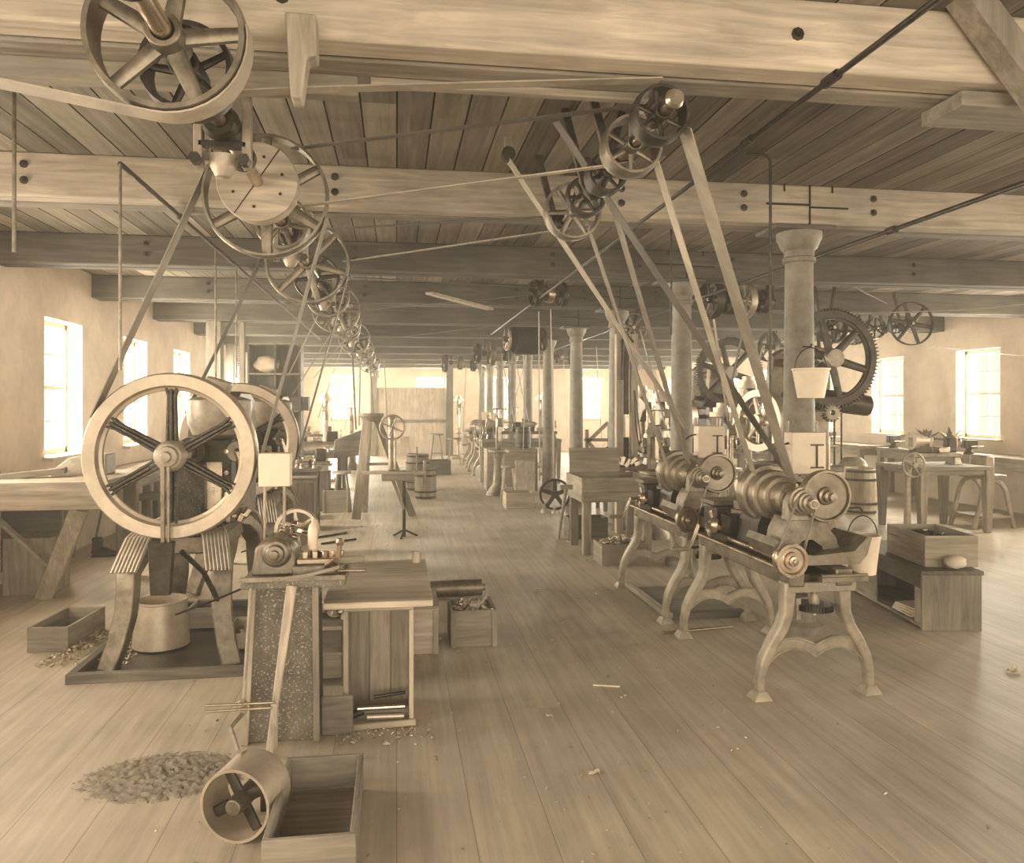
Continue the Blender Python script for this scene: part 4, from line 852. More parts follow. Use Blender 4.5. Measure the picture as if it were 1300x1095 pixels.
# overhead works on the right
def cs(u0, v0, y0, dx, dy, pul, label, hang, zt=ZB, parts=True):
    p = aY(u0, v0, y0); return countershaft('countershaft', p, p + V((dx, dy, 0)), pul, label, hang, zt, parts)
cs(898, 380, 8.6, .9, .15, [(.05, .22, .1, 'iron'), (.3, .16, .12, 'iron'), (.5, .2, .08, 'wheel'), (.75, .13, .12, 'iron')], 'dark overhead countershaft seen between the first two columns', (.18, .85), ZC)
cs(1120, 415, 10.6, .1, 1.4, [(.2, .15, .1, 'iron'), (.8, .2, .1, 'iron')], 'overhead countershaft above the right-hand wall benches', (.5, 1.2), ZC)
cs(1060, 415, 9.4, .15, 1.6, [(.1, .2, .12, 'iron'), (.5, .26, .1, 'iron'), (1.2, .16, .1, 'grey')], 'overhead countershaft seen through the great toothed wheel', (.3, 1.3), ZC)
p = aY(1160, 410, 9.9); t = countershaft('countershaft', p, p + V((.12, .9, 0)), [(.06, .30, .06, 'iron'), (.5, .1, .1, 'iron')], 'overhead shaft with a thin-rimmed pulley high before the right wall windows', (.3, .8), ZC)
cs(672, 372, 9.3, .5, .1, [(.08, .16, .07, 'iron'), (.26, .1, .08, 'steel'), (.42, .15, .06, 'iron')], 'cluster of small pulleys under the fourth beam mid aisle', (.17,), ZC)
cs(640, 430, 13.6, .75, .1, [(.06, .2, .05, 'wheel'), (.38, .26, .42, 'black'), (.7, .2, .06, 'iron')], 'dark overhead drum with flanged ends above the aisle', (.03, .73), ZC)
cs(805, 415, 10.6, .1, 1.0, [(.06, .2, .05, 'grey'), (.5, .14, .1, 'iron')], 'spoked overhead pulley behind the third column', (.3, .9), ZC)
cs(600, 448, 16.5, .9, .1, [(.1, .2, .1, 'iron'), (.4, .26, .1, 'grey'), (.75, .16, .1, 'iron')], 'overhead countershaft deep in the room over the barrels', (.25, .8), ZC, False)
cs(690, 452, 18.5, .9, .1, [(.1, .22, .1, 'iron'), (.4, .18, .1, 'grey'), (.75, .26, .1, 'iron')], 'overhead countershaft deep in the room behind the fifth column', (.25, .8), ZC, False)
cs(560, 460, 20.5, 1.0, .1, [(.1, .25, .1, 'iron'), (.5, .18, .1, 'grey'), (.85, .22, .1, 'iron')], 'overhead countershaft before the transom window', (.25, .8), ZC, False)
cs(970, 440, 14.0, .6, .1, [(.1, .28, .1, 'iron'), (.4, .18, .1, 'grey')], 'overhead countershaft behind the second geared shear', (.25,), ZC)
b2(aY(1040, 342, 8.2), aY(1125, 385, 9.9), .03, 'beltd', 'thin belt over the toothed wheel at right')
belt([aY(1090, 398, 9.9), aY(1230, 393, 8.2), aY(1330, 383, 7.6)], .03, (0, 1, 0), 'belt', 'thin pale belt sagging high before the right wall')
b2(aY(1166, 438, 9.93), aY(1300, 452, 10.4), .025, 'belt', 'thin belt running from the thin-rimmed pulley to the right wall')
t = thing('hanging_idler', (0, 0, 0), 'small idler bracket on the ceiling at the top of the long slanting belt', 'bracket'); p = aY(645, 196, 4.6)
t.location = p; MB().bar(p + V((0, 0, -.02)), (p.x, p.y, ZC), .03, .04).build('arm', M['paint'], t, .003); MB().lathe([(0, -.03), (.04, -.03), (.04, .03), (0, .03)], p, (0, 1, 0), 18).build('roller', M['iron'], t)
# ---------------------------------------------------------------- left wall side
t = thing('workbench', (-3.0, 7.6, 0), 'heavy pale workbench by the left wall beside the nearest press', 'bench')
MB().bb(-3.62, -2.42, 7.0, 8.3, .97, 1.03).build('bench_top', M['wdX'], t, .006)
MB().bb(-3.62, -2.42, 6.97, 7.0, .80, 1.03).build('front_apron', M['wdX'], t, .004)
MB().sweep([(-2.62, 7.06, .80), (-3.0, 7.3, 0)], .14, .09, (1, 0, 0)).build('slanting_leg', M['wdZ'], t, .008)
MB().bb(-3.5, -3.38, 7.05, 7.15, 0, .97).build('leg', M['mdZ'], t, .006)
MB().bb(-3.5, -3.38, 8.1, 8.2, 0, .97).build('leg', M['mdZ'], t, .006)
MB().bb(-2.62, -2.50, 8.1, 8.2, 0, .97).build('leg', M['mdZ'], t, .006)
MB().bar((-3.42, 7.2, .8), (-2.95, 7.25, .3), .07, .03, (0, 1, 0)).build('brace', M['wdX'], t, .004)
MB().bb(-3.62, -3.1, 7.9, 7.93, .12, .80).build('rear_panel', M['dkX'], t, .003)
MB().bb(-3.4, -3.0, 7.45, 7.85, .0, .5).build('side_panel', M['mdZ'], t, .004)
t = thing('sheet_guard', (-3.0, 7.9, 1.03), 'pale curved sheet metal guard on the heavy workbench at left', 'guard')
MB().prism([(-.24, 0), (.24, 0), (.24, .19), (.05, .19), (-.08, .16), (-.18, .08)], (-2.85, 7.75, 1.031), (1, 0, 0), (0, 0, 1), .25).build('guard', M['paint'], t, .01)
tag(MB().bar((-3.5, 7.35, 1.035), (-2.9, 7.5, 1.09), .16, .05).build('wooden_board', M['mdX'], None, .005), 'worn board lying on the heavy workbench at left', 'board')
bt = aZ(133, 706, 0); t = thing('boot', bt, 'dark leather boot standing on the floor by the left workbench', 'boot')
MB().sweep([bt + V((-.075, 0, .215)), bt + V((-.075, 0, .13)), bt + V((-.08, 0, .03))], [.085, .085, .09], [.10, .095, .11], (0, 1, 0)).sweep([bt + V((-.12, 0, .055)), bt + V((-.02, 0, .06)), bt + V((.06, 0, .04)), bt + V((.13, 0, .028))], [.08, .088, .095, .055], [.09, .085, .055, .035], (0, 1, 0)).build('upper', M['leather'], t, .02, 3)
MB().sweep([bt + V((-.13, 0, .008)), bt + V((.02, 0, .008)), bt + V((.14, 0, .01))], [.085, .095, .065], .016, (0, 1, 0)).build('sole', M['black'], t, .004)
tag(MB().tube([bt + V((-.10, .02, .2)), bt + V((.0, .04, .75))], .012, 8).build('thin_stick', M['mdZ']), 'thin stick stood in the leather boot', 'stick')
t = thing('trestle_bench', (-2.7, 10.5, 0), 'dark low bench on straight legs seen between the workbench and the second press', 'bench')
MB().bb(-3.2, -2.0, 10.2, 10.8, .50, .55).build('bench_top', M['mdX'], t, .004)
for x in (-3.1, -2.1):
    for y in (10.25, 10.7): MB().bb(x, x + .06, y, y + .06, 0, .5).build('leg', M['dkZ'], t)
def post(x, y, w, label, z1=ZB, mat='mdZ', z0=0):
    return tag(MB().bb(x - w / 2, x + w / 2, y - w / 2, y + w / 2, z0, z1).build('timber_post', M[mat], None, .008), label, 'post', 'timber posts')
pp = aY(273, 450, 12.75); post(pp.x, 12.75, .22, 'plain square timber post on the left, before the shelving')
pp = V((-3.45, 0, 0)); post(pp.x, 17.25, .16, 'slim timber post near the left wall windows', mat='dkZ')
pp = aY(306, 450, 12.75)
t = thing('rack_rail', (pp.x, 12.8, 0), 'upright toothed wooden rail beside the square timber post on the left', 'rail')
MB().bb(pp.x - .03, pp.x + .05, 12.75, 12.85, 0, ZB).build('upright', M['mdZ'], t, .004)
mb = MB()
for k in range(40): mb.bb(pp.x - .055, pp.x - .03, 12.76, 12.82, 1.4 + k * .038, 1.42 + k * .038)
mb.build('teeth', M['dkX'], t)
# wall posts, dark cupboards
t = thing('shelving', (-1.9, 14.2, 0), 'tall dark shelving with stored patterns at the left, behind the timber post', 'shelving')
sx0, sx1 = aY(314, 450, 14.1).x, aY(382, 450, 14.1).x
MB().bb(sx0, sx1, 14.5, 14.53, 0, 2.75).build('back_board', M['dkZ'], t)
for x in (sx0, (sx0 + sx1) / 2, sx1 - .03): MB().bb(x, x + .03, 14.1, 14.5, 0, 2.75).build('upright', M['dkZ'], t, .003)
for z in (.3, .9, 1.55, 2.2, 2.72): MB().bb(sx0, sx1, 14.1, 14.5, z, z + .03).build('shelf', M['mdX'], t, .003)
c = V((sx0 + .3, 14.3, 2.23)); lump('cloth_bundle', c, .22, 'pale cloth bundle on the upper shelf of the dark shelving', 'pale', 4, 'bundle', .7)
c = V((sx0 + .32, 14.28, 1.58)); crate('shelf_box', c, (.42, .3, .3), 'pale box on the middle shelf of the dark shelving', 'wd', battens=False, open_top=False)
crate('shelf_box', c + V((.55, 0, 0)), (.3, .3, .22), 'smaller dark box beside the pale box on the middle shelf of the dark shelving', 'dk', battens=False, open_top=False)
pp = aY(386, 640, 9.1)
t = thing('wooden_cabinet', (pp.x, 9.1, 0), 'narrow upright wooden cabinet standing behind the foreground milling machine', 'cabinet')
MB().bb(pp.x - .12, pp.x + .12, 9.0, 9.25, 0, .84).build('body', M['mdZ'], t, .004); MB().bb(pp.x - .14, pp.x + .14, 8.98, 9.27, .84, .86).build('top', M['mdX'], t, .003)
MB().bb(pp.x - .10, pp.x + .10, 8.985, 9.0, .04, .81).build('door', M['mdZ'], t, .003)
pp = aZ(426, 651, 0); crate('floor_crate', (pp.x, pp.y + .2, 0), (.4, .36, .35), 'square wooden crate on the floor left of the tall trestle', 'md')
pp = aZ(392, 664, 0); crate('floor_crate', (-1.55, 12.0, 0), (.5, .4, .30), 'wooden crate half hidden behind the narrow cabinet', 'dk')
# left benches with vises along the wall
def vise(p, label, mat='iron', group='bench vises'):
    t = thing('bench_vise', p, label, 'vise', group); p = V(p)
    MB().lathe([(0, 0), (.08, 0), (.07, .03), (.04, .06), (.05, .1), (0, .1)], p, (0, 0, 1), 16).build('base', M[mat], t)
    MB().box(p + V((0, .05, .16)), (.16, .09, .13)).build('rear_jaw', M[mat], t, .01); MB().box(p + V((0, -.07, .16)), (.16, .07, .13)).build('front_jaw', M[mat], t, .01)
    MB().cyl(p + V((0, -.2, .13)), p + V((0, .0, .13)), .018).build('screw', M['steel'], t); MB().cyl(p + V((-.1, -.19, .13)), p + V((.1, -.19, .13)), .008).build('handle', M['steel'], t)
    return t
def small_lathe(p, label, L=1.0, rz=0):
    t = thing('bench_lathe', (0, 0, 0), label, 'lathe', 'small bench lathes')
    z = 0
    MB().bb(-L / 2, L / 2, -.08, .08, .10, .16).build('bed', M['grey'], t, .008)
    for x in (-L * .4, L * .4): MB().sweep([(x, 0, 0), (x, 0, .1)], [.12, .08], [.2, .14], (1, 0, 0)).build('foot', M['grey'], t, .006)
    MB().bb(-L * .48, -L * .12, -.07, .07, .16, .25).build('headstock', M['iron'], t, .01)
    MB().lathe([(.02, -.16), (.12, -.16), (.12, -.08), (.09, -.08), (.09, 0), (.06, 0), (.06, .08), (.02, .08)], (-L * .28, 0, .32), (1, 0, 0), 24, True).build('cone_pulley', M['wheel'], t)
    MB().cyl((-L * .5, 0, .32), (-L * .05, 0, .32), .025).build('spindle', M['steel'], t)
    for x in (-L * .47, -L * .13): MB().bb(x - .03, x + .03, -.05, .05, .24, .37).build('bearing', M['grey'], t, .008)
    MB().bb(L * .22, L * .42, -.06, .06, .16, .36).build('tailstock', M['iron'], t, .02)
    MB().bb(-.02, .14, -.12, .12, .16, .24).build('carriage', M['steel'], t, .01)
    pts = [(L * .47, .08 * math.cos(2 * PI * k / 20), .31 + .08 * math.sin(2 * PI * k / 20)) for k in range(21)]
    w_ = MB().tube(pts, .008, 6).build('handwheel', M['steel'], t); MB().bar((L * .47, 0, .24), (L * .47, 0, .38), .012, .012).bar((L * .47, -.07, .31), (L * .47, .07, .31), .012, .012).build('wheel_arms', M['steel'], w_)
    t.location = p; t.rotation_euler = (0, 0, rz)
    return t
def drill(p, label, H=1.75, R=.16, mat='paint', rz=0, scale=None):
    t = thing('drill_press', (0, 0, 0), label, 'drill press', 'drill presses')
    MB().bb(-.22, .22, -.3, .22, 0, .07).build('base', M[mat], t, .02)
    MB().lathe([(.1, 0), (.065, .08), (.055, .5), (.055, H - .07)], (0, .12, .07), (0, 0, 1), 20).build('column', M[mat], t)
    MB().lathe([(0, 0), (.05, 0), (.16, .05), (.16, .08), (0, .08)], (0, -.12, .78), (0, 0, 1), 24).build('round_table', M['steel'], t)
    MB().bar((0, .12, .82), (0, -.1, .80), .08, .07).build('table_arm', M[mat], t, .01)
    MB().prism([(.18, H - .45), (.18, H), (.05, H + .02), (-.2, H - .08), (-.24, H - .2), (-.1, H - .25), (.05, H - .4)], (0, 0, 0), (0, 1, 0), (0, 0, 1), .12).build('head', M[mat], t, .02)
    MB().cyl((0, -.18, .98), (0, -.18, H + .08), .022).build('spindle', M['steel'], t)
    MB().lathe([(.02, 0), (R, 0), (R, .06), (R * .72, .06), (R * .72, .12), (R * .45, .12), (R * .45, .18), (.02, .18)], (0, .12, H + .02), (0, 0, 1), 26, True).build('cone_pulley', M['wheel'], t)
    w = V((.14, -.12, H - .28)); pts = [w + V((0, .13 * math.cos(2 * PI * k / 22), .13 * math.sin(2 * PI * k / 22))) for k in range(23)]
    h_ = MB().tube(pts, .01, 6).build('feed_wheel', M['steel'], t); MB().spokes(w, (1, 0, 0), .01, .13, 4, .01, .008).build('wheel_arms', M['steel'], h_)
    t.location = p; t.rotation_euler = (0, 0, rz)
    return t
for k, (y0, y1, lb) in enumerate(((9.2, 12.0, 'long bench along the left wall under the windows, nearest stretch'), (12.4, 17.0, 'long bench along the left wall under the windows, second stretch'), (17.5, 24.0, 'long bench along the left wall under the windows, farthest stretch'))):
    table('wall_bench', -3.6, -2.95, y0, y1, .88, lb, 'md', .09, .06, .12, 'bench', None, False)
for k, (y, lb) in enumerate(((13.2, 'iron bench vise on the left wall bench, nearest of three'), (15.6, 'iron bench vise on the left wall bench, middle of three'), (19.4, 'iron bench vise on the left wall bench, farthest of three'))):
    vise((-3.1, y, .88), lb)
table('machine_bench', -2.2, -.95, 15.6, 16.3, .80, 'machine bench behind the square crate at left of the trestle', 'dk', .09, .06, .1, 'bench')
small_lathe((-1.6, 15.9, .80), 'small bench lathe on the machine bench left of the trestle', 1.1)
table('machine_bench', -2.6, -1.3, 19.6, 20.3, .80, 'machine bench before the bright left corner window', 'md', .09, .06, .1, 'bench')
small_lathe((-2.0, 19.9, .80), 'small bench lathe below the bright left corner window', 1.0, .1)
drill((-1.55, 17.8, 0), 'drill press standing left of the aisle behind the machine bench')
drill((-2.0, 22.6, 0), 'drill press far back at left, below the bright corner window')
t = thing('dark_hood', (-.95, 13.2, 0), 'large dark slanting board hood left of the trestle', 'hood')
a = aY(424, 575, 13.2); b = aY(461, 553, 13.2)
MB().prism([(0, 0), (.02, .30), (.50, .48), (.50, .06)], (a.x, 13.3, a.z - .08), (1, 0, 0), (0, 0, 1), .5).build('hood', M['dkX'], t, .01)
for s in (.06, .42):
    for yy in (13.1, 13.5): MB().bb(a.x + s, a.x + s + .04, yy, yy + .04, 0, a.z).build('leg', M['dkZ'], t)
pp = aZ(445, 606, 0); stool((-.85, 12.7, 0), .62, 'plain wooden stool standing left of the tall trestle, before the dark hood', .15, 'wd')
# ---------------------------------------------------------------- trestle and post drill in the aisle
t = thing('trestle', (-.2, 11.8, 0), 'tall A-shaped wooden trestle standing at the left of the aisle', 'trestle')
tz = 1.46; tx = aY(470, 525, 11.8).x
f0 = aZ(452, 659, 0); f1 = aZ(524, 655, 0)
MB().bar(f0, (tx - .04, 11.75, tz), .13, .06, (1, 0, .2)).build('leg', M['wdZ'], t, .006)
MB().bar(f1, (tx + .1, 11.9, tz), .11, .05, (1, 0, -.2)).build('leg', M['mdZ'], t, .006)
MB().bar((f0.x + .1, f0.y + .75, 0), (tx - .02, 12.0, tz), .08, .05, (1, 0, 0)).build('rear_leg', M['mdZ'], t, .004)
MB().lathe([(0, 0), (.10, 0), (.18, .08), (.18, .12), (0, .12)], (tx + .02, 11.82, tz - .03), (0, 0, 1), 20).build('cap', M['md' + 'X'], t)
MB().bar((tx - .14, 11.8, .8), (tx + .36, 11.85, .8), .05, .04).build('cross_bar', M['wdX'], t, .003)
pb = aZ(513, 681, 0)
t = thing('post_drill', pb, 'small wheel-driven drill on a slim post with a plank table in the aisle', 'drill')
px_, py_ = pb.x, pb.y
MB().cyl((px_, py_, 0), (px_, py_, .84), .022).build('post', M['iron'], t)
for k in range(3): a = k * 2.1 + .3; MB().tube([(px_, py_, .09), (px_ + .1 * math.cos(a), py_ + .1 * math.sin(a), .04), (px_ + .18 * math.cos(a), py_ + .18 * math.sin(a), .0)], .014, 6).build('foot', M['iron'], t)
a = aY(458, 597, py_); b = aY(540, 597, py_)
MB().bb(a.x, b.x, py_ - .12, py_ + .14, .805, .83).build('table_plank', M['wdX'], t, .003)
MB().bb(px_ - .28, px_ + .12, py_ - .14, py_ + .16, .72, .805).build('table_block', M['mdX'], t, .006)
MB().sweep([(px_ + .0, py_, .35), (px_ - .14, py_, .72)], .05, .04, (0, 1, 0)).build('strut', M['mdZ'], t)
wc = aY(498, 542, py_)
MB().bb(wc.x - .05, wc.x + .05, py_ - .02, py_ + .12, .83, wc.z + .16).build('frame_casting', M['grey'], t, .02)
MB().cyl((wc.x - .03, py_ - .06, .86), (wc.x - .03, py_ - .06, wc.z + .1), .015).cyl((wc.x + .03, py_ - .06, .86), (wc.x + .03, py_ - .06, wc.z + .1), .015).build('spindles', M['steel'], t)
pts = [wc + V((.15 * math.cos(2 * PI * k / 28), -.1, .15 * math.sin(2 * PI * k / 28))) for k in range(29)]
w_ = MB().tube(pts, .013, 8).build('hand_wheel', M['paint'], t)
for k in range(4): MB().spokes(wc + V((0, -.1, 0)), (0, 1, 0), .01, .15, 4, .012, .008, .4, 1, k).build('spoke', M['paint'], w_)
MB().bb(wc.x + .1, wc.x + .22, py_ - .02, py_, 1.13, 1.27).build('white_card', M['tin'], t, .002)
MB().cyl((px_ + .16, py_, .83), (px_ + .16, py_, 1.14), .012).cyl((px_ + .26, py_ + .02, .70), (px_ + .26, py_ + .02, .96), .02).build('side_rods', M['paint'], t)
barrel((.42, 15.6, 0), .24, .72, 'wooden barrel right of the post drill in the aisle', 'md')
barrel((.52, 14.2, 0), .2, .55, 'lower wooden keg in front of the barrel right of the post drill', 'wd')
small = crate('tilted_crate', (1.0, 19.2, 0), (.6, .5, .35), 'dark open crate far down the aisle, left of the stools', 'dk')
stool((1.62, 22.2, 0), .75, 'wooden stool far down the aisle, left of the pale barrel', .2)
stool((1.15, 22.8, 0), .85, 'taller wooden stool far down the aisle, beside the shorter stool', .2)
bp = aZ(598, 586, 0); barrel((bp.x, bp.y, 0), .29, .98, 'tall pale barrel far down the right side of the aisle', 'wd')
# ---------------------------------------------------------------- right side of the aisle
t = thing('tray_table', (2.45, 8.9, 0), 'wooden table with a deep tray top at the right of the aisle', 'table')
MB().bb(2.05, 2.86, 8.52, 9.3, .60, .635).build('tray_floor', M['mdX'], t, .004)
for nm, b in (('front_board', (2.05, 2.86, 8.50, 8.53, .70, .86)), ('front_board', (2.05, 2.86, 8.50, 8.53, .59, .697)), ('back_board', (2.05, 2.86, 9.28, 9.31, .59, .86))): MB().bb(*b).build(nm, M['mdX'], t, .004)
for nm, b in (('side_board', (2.03, 2.06, 8.50, 9.31, .59, .86)), ('side_board', (2.85, 2.88, 8.50, 9.31, .59, .86))): MB().bb(*b).build(nm, M['mdY'], t, .004)
for x in (2.06, 2.76):
    for y in (8.55, 9.18): MB().bb(x, x + .09, y, y + .09, 0, .60).build('leg', M['mdZ'], t, .005)
tag(MB().bar((2.38, 9.25, .64), (2.38, 9.36, 1.15), .62, .022, (1, 0, 0)).build('leaning_board', M['wdX'], None, .004), 'pale square board propped upright at the back of the tray table', 'board')
crate('parts_box', (2.36, 8.12, 0), (.5, .36, .22), 'low wooden box of metal parts below the tray table', 'md', battens=False)
bits('metal_parts', (2.36, 8.12, .2), (.44, .3, .05), 150, 'bright metal parts heaped in the low box below the tray table', ('chips',), .03, .075, mound=.05, seed=21)
crate('floor_box', (2.38, 9.75, 0), (.5, .3, .26), 'dark wooden box on the floor behind the tray table legs', 'dk', battens=False)
a = aZ(709, 684, 0); b = aY(719, 618, 8.45)
t = thing('rammer', a, 'long-handled wooden rammer leaning on the tray table', 'tool')
MB().cyl(a + V((0, 0, .012)), b, .02, .022, 10).build('handle', M['wdZ'], t); MB().bar(b + V((-.07, 0, .0)), b + V((.07, 0, .0)), .05, .05).build('cross_head', M['wdX'], t, .008)
wc = V((2.5, 12.3, .255)); t = thing('spoked_wheel', (2.5, 12.3, 0), 'dark spoked wheel standing on the floor behind the tray table', 'wheel')
r_ = MB().ring(wc, (.15, 1, 0), .25, .215, .09, 44).build('rim', M['black'], t); MB().lathe([(0, -.07), (.06, -.07), (.06, .07), (0, .07)], wc, (.15, 1, 0), 20).build('hub', M['iron'], r_)
for k in range(5): MB().spokes(wc, (.15, 1, 0), .04, .225, 5, .035, .03, .3, .5, k).build('spoke', M['iron'], r_)
crate('pale_crate', (1.98, 12.75, 0), (.46, .42, .26), 'pale open crate on the floor left of the dark spoked wheel', 'wd', battens=False)
tag(MB().bar((2.15, 13.15, .0), (2.18, 13.3, .72), .34, .03, (1, 0, 0)).build('leaning_board', M['wdZ'], None, .004), 'pale upright board behind the pale crate', 'board')
crate('large_bin', (2.25, 15.55, 0), (1.0, .6, .80), 'large boarded wooden bin right of the aisle under the bench lathe table', 'wd', open_top=False)
stool((1.95, 13.6, 0), .62, 'wooden stool in front of the large boarded bin', .15, 'wd')
t = table('lathe_bench', 1.78, 3.5, 16.5, 17.1, .95, 'long bench carrying small lathes behind the large bin', 'md', .1, .06, .12, 'bench')
small_lathe((2.3, 16.8, .95), 'small bench lathe above the large bin, left end of its bench', .8)
small_lathe((3.05, 16.8, .95), 'small bench lathe above the large bin, right end of its bench', .8)
barrel((2.5, 15.5, .819), .16, .42, 'dark keg standing on top of the large bin', 'dk')
for k, (x, y, lb) in enumerate(((2.15, 19.2, 'ornate lathe far down the right of the aisle behind the lathe bench'), (2.2, 21.6, 'ornate lathe farthest down the right of the aisle'))):
    copy_tree(L1, (x, y, 0), lb)
# twin post machine at the third column
pp = aY(795, 480, 10.0)
t = thing('belt_stand', (pp.x, 10.0, 0), 'tall twin-post wooden belt stand in front of the third column', 'stand')
for s in (-.1, .1): MB().bb(pp.x + s - .045, pp.x + s + .045, 9.95, 10.05, 0, 2.6).build('post', M['wdZ'], t, .005)
MB().bb(pp.x - .03, pp.x + .03, 9.97, 10.03, 1.55, 2.45).build('slide', M['iron'], t, .004)
MB().bb(pp.x - .03, pp.x + .03, 9.97, 10.03, .95, 1.25).build('weight', M['black'], t, .004)
MB().tube([(pp.x - .09, 9.93, 2.0), (pp.x - .07, 9.92, 2.5), (pp.x - .01, 9.92, 2.57), (pp.x + .06, 9.92, 2.48)], .03, 8).build('bent_pipe', M['iron'], t)
for k in range(5): MB().box((pp.x - .16 + .07 * k, 9.9, .92 + .03 * (k % 2)), (.06, .1, .12), (0, .3 * k, 0)).build('clamp', M['steel'], t, .006)
MB().bb(pp.x - .3, pp.x + .3, 9.85, 10.2, .82, .87).build('shelf', M['mdX'], t, .004)
a = aY(806, 500, 9.6)
t = thing('hanging_strap', a, 'looped strap hanging in front of the third column', 'strap'); MB().tube([aY(805, 495, 9.6), aY(807, 540, 9.6), aY(811, 564, 9.6), aY(814, 562, 9.6), aY(810, 530, 9.6), aY(806, 496, 9.6)], .008, 6).build('strap', M['iron'], t)
# floor machines behind the lathes
drill((4.25, 9.75, 0), 'drill press behind the first column, beside the geared shear', 1.5)
drill((3.9, 11.2, 0), 'drill press standing between the second and third columns', 1.7)
drill((4.6, 15.8, 0), 'drill press between the third and fourth columns at a distance', 1.8)
drill((3.6, 18.9, 0), 'drill press beside the fourth column deep in the room', 1.8)
drill((1.95, 24.8, 0), 'drill press at the far end of the aisle behind the barrel', 1.8)
drill((3.4, 23.2, 0), 'drill press deep in the room right of the farthest lathe', 1.8)
table('machine_bench', 3.3, 4.4, 10.2, 10.9, .85, 'machine bench behind the rear lathe and the second column', 'dk', .09, .06, .1, 'bench')
small_lathe((3.85, 10.5, .85), 'small bench lathe on the machine bench behind the second column', 1.0)
t = thing('brace_frame', (4.2, 14.0, 0), 'wooden frame of crossed braces behind the third column', 'frame')
a = aY(744, 590, 14.6); b = aY(778, 545, 14.6)
for (p, q) in (((745, 545), (745, 600)), ((742, 558), (776, 558)), ((745, 562), (772, 536)), ((748, 562), (772, 590)), ((774, 540), (774, 600))):
    P_, Q_ = aY(*p, 14.6), aY(*q, 14.6); MB().bar(P_, Q_ if q[1] < 595 else (Q_.x, 14.6, 0), .09, .06, (0, 1, 0)).build('timber', M['md' + ('Z' if p[0] == q[0] else 'X')], t, .004)
# right wall benches
for k, (y0, y1, lb) in enumerate(((9.5, 13.4, 'bench along the right wall under the windows, nearest stretch'), (13.9, 18.5, 'bench along the right wall under the windows, middle stretch'), (19.0, 26.0, 'bench along the right wall under the windows, farthest stretch'))):
    table('wall_bench', 8.75, 9.5, y0, y1, .9, lb, 'md', .09, .06, .12, 'bench', None, False)
for k, (y, lb) in enumerate(((11.2, 'iron vise on the right wall bench below the nearest visible window'), (13.1, 'iron vise on the right wall bench between the two visible windows'), (15.2, 'iron vise on the right wall bench behind the work table'))):
    vise((8.9, y, .9), lb)
def plant(loc, label, n=16, L=.34, seed=1):
    rn = random.Random(seed); t = thing('potted_plant', loc, label, 'plant'); p = V(loc)
    MB().lathe([(0, 0), (.07, 0), (.10, .15), (.105, .17), (.09, .17), (.085, .14), (0, .14)], p, (0, 0, 1), 18).build('pot', M['mdX'], t)
    mb = MB()
    for k in range(n):
        a = rn.uniform(0, 2 * PI); e_ = rn.uniform(.3, 1.2); d = V((math.cos(a) * math.cos(e_), math.sin(a) * math.cos(e_), math.sin(e_))); s = d.cross(V((0, 0, 1))).normalized(); l = L * rn.uniform(.6, 1.1); b = p + V((0, 0, .14))
        mb.add([b, b + d * l * .5 + s * .035, b + d * l + V((0, 0, -.05)), b + d * l * .5 - s * .035], [(0, 1, 2, 3)])
    mb.build('leaves', M['dkX'], t); return t
plant((9.3, 12.75, .9), 'leafy potted plant on the right wall bench at far right', seed=3)
plant((9.2, 12.0, .9), 'bushy potted plant on the right wall bench left of the window', 22, .4, seed=4)
table('work_table', 5.9, 7.6, 13.0, 13.8, .86, 'cluttered work table behind the two barrels at right', 'md', .09, .05, .08, 'table')
bits('table_clutter', (6.55, 13.4, .93), (1.15, .6, .1), 120, 'heap of small iron parts and tools on the cluttered table at right', ('iron',), .05, .2, mound=.16, seed=31)
crate('table_box', (7.35, 13.15, .861), (.35, .3, .3), 'pale box on the cluttered work table at right', 'wd', battens=False, open_top=False)
drill((6.1, 12.2, 0), 'drill press right of the great toothed wheel, before the cluttered table', 1.35)
drill((7.5, 17.2, 0), 'drill press far back near the right wall', 1.7)
small_lathe((7.2, 9.7, .87), 'small bench machine on the work table beside the handwheel', .7)
# back partition
t = thing('board_partition', (1.0, 26.6, 0), 'tall plain board partition below the transom window at the far end', 'partition')
a = aY(478, 500, 26.6); b = aY(566, 500, 26.6)
mb = MB(); n = 9
for k in range(n): mb.bb(a.x + (b.x - a.x) * k / n + .005, a.x + (b.x - a.x) * (k + 1) / n - .005, 26.58, 26.62, 0, 2.27)
mb.build('boards', M['wdZ'], t); MB().bb(a.x, b.x, 26.54, 26.58, 1.1, 1.2).build('rail', M['mdX'], t)
post(a.x - .1, 26.6, .2, 'square timber post at the left end of the far partition', mat='mdZ')
post(b.x + .12, 26.6, .24, 'dark timber post at the right end of the far partition', mat='dkZ')
# vertical belts deep in the room
vb = ((608, 452, 612, 560, 16.6, 'belt'), (622, 448, 627, 556, 16.6, 'belt'), (634, 440, 655, 545, 16.7, 'belt'), (645, 430, 648, 560, 13.7, 'beltd'), (668, 428, 664, 570, 13.7, 'belt'), (684, 395, 685, 610, 11.0, 'belt'), (699, 392, 703, 600, 11.2, 'belt'), (652, 445, 676, 560, 16.7, 'belt'), (715, 452, 722, 570, 18.6, 'belt'), (757, 440, 764, 560, 15.9, 'belt'), (592, 462, 588, 552, 20.6, 'belt'), (612, 462, 606, 555, 20.6, 'belt'))
nm = ('first', 'second', 'third', 'fourth', 'fifth', 'sixth', 'seventh', 'eighth', 'ninth', 'tenth', 'eleventh', 'twelfth')
order = sorted(range(len(vb)), key=lambda i: vb[i][0])
for r_, i in enumerate(order):
    u0, v0, u1, v1, y, mt = vb[i]
    belt([aY(u0, v0, y), aY(u1, v1, y + .05)], .05, (.5, 1, 0), mt, 'upright belt among the distant belts by the far columns, %s from the left' % nm[r_])
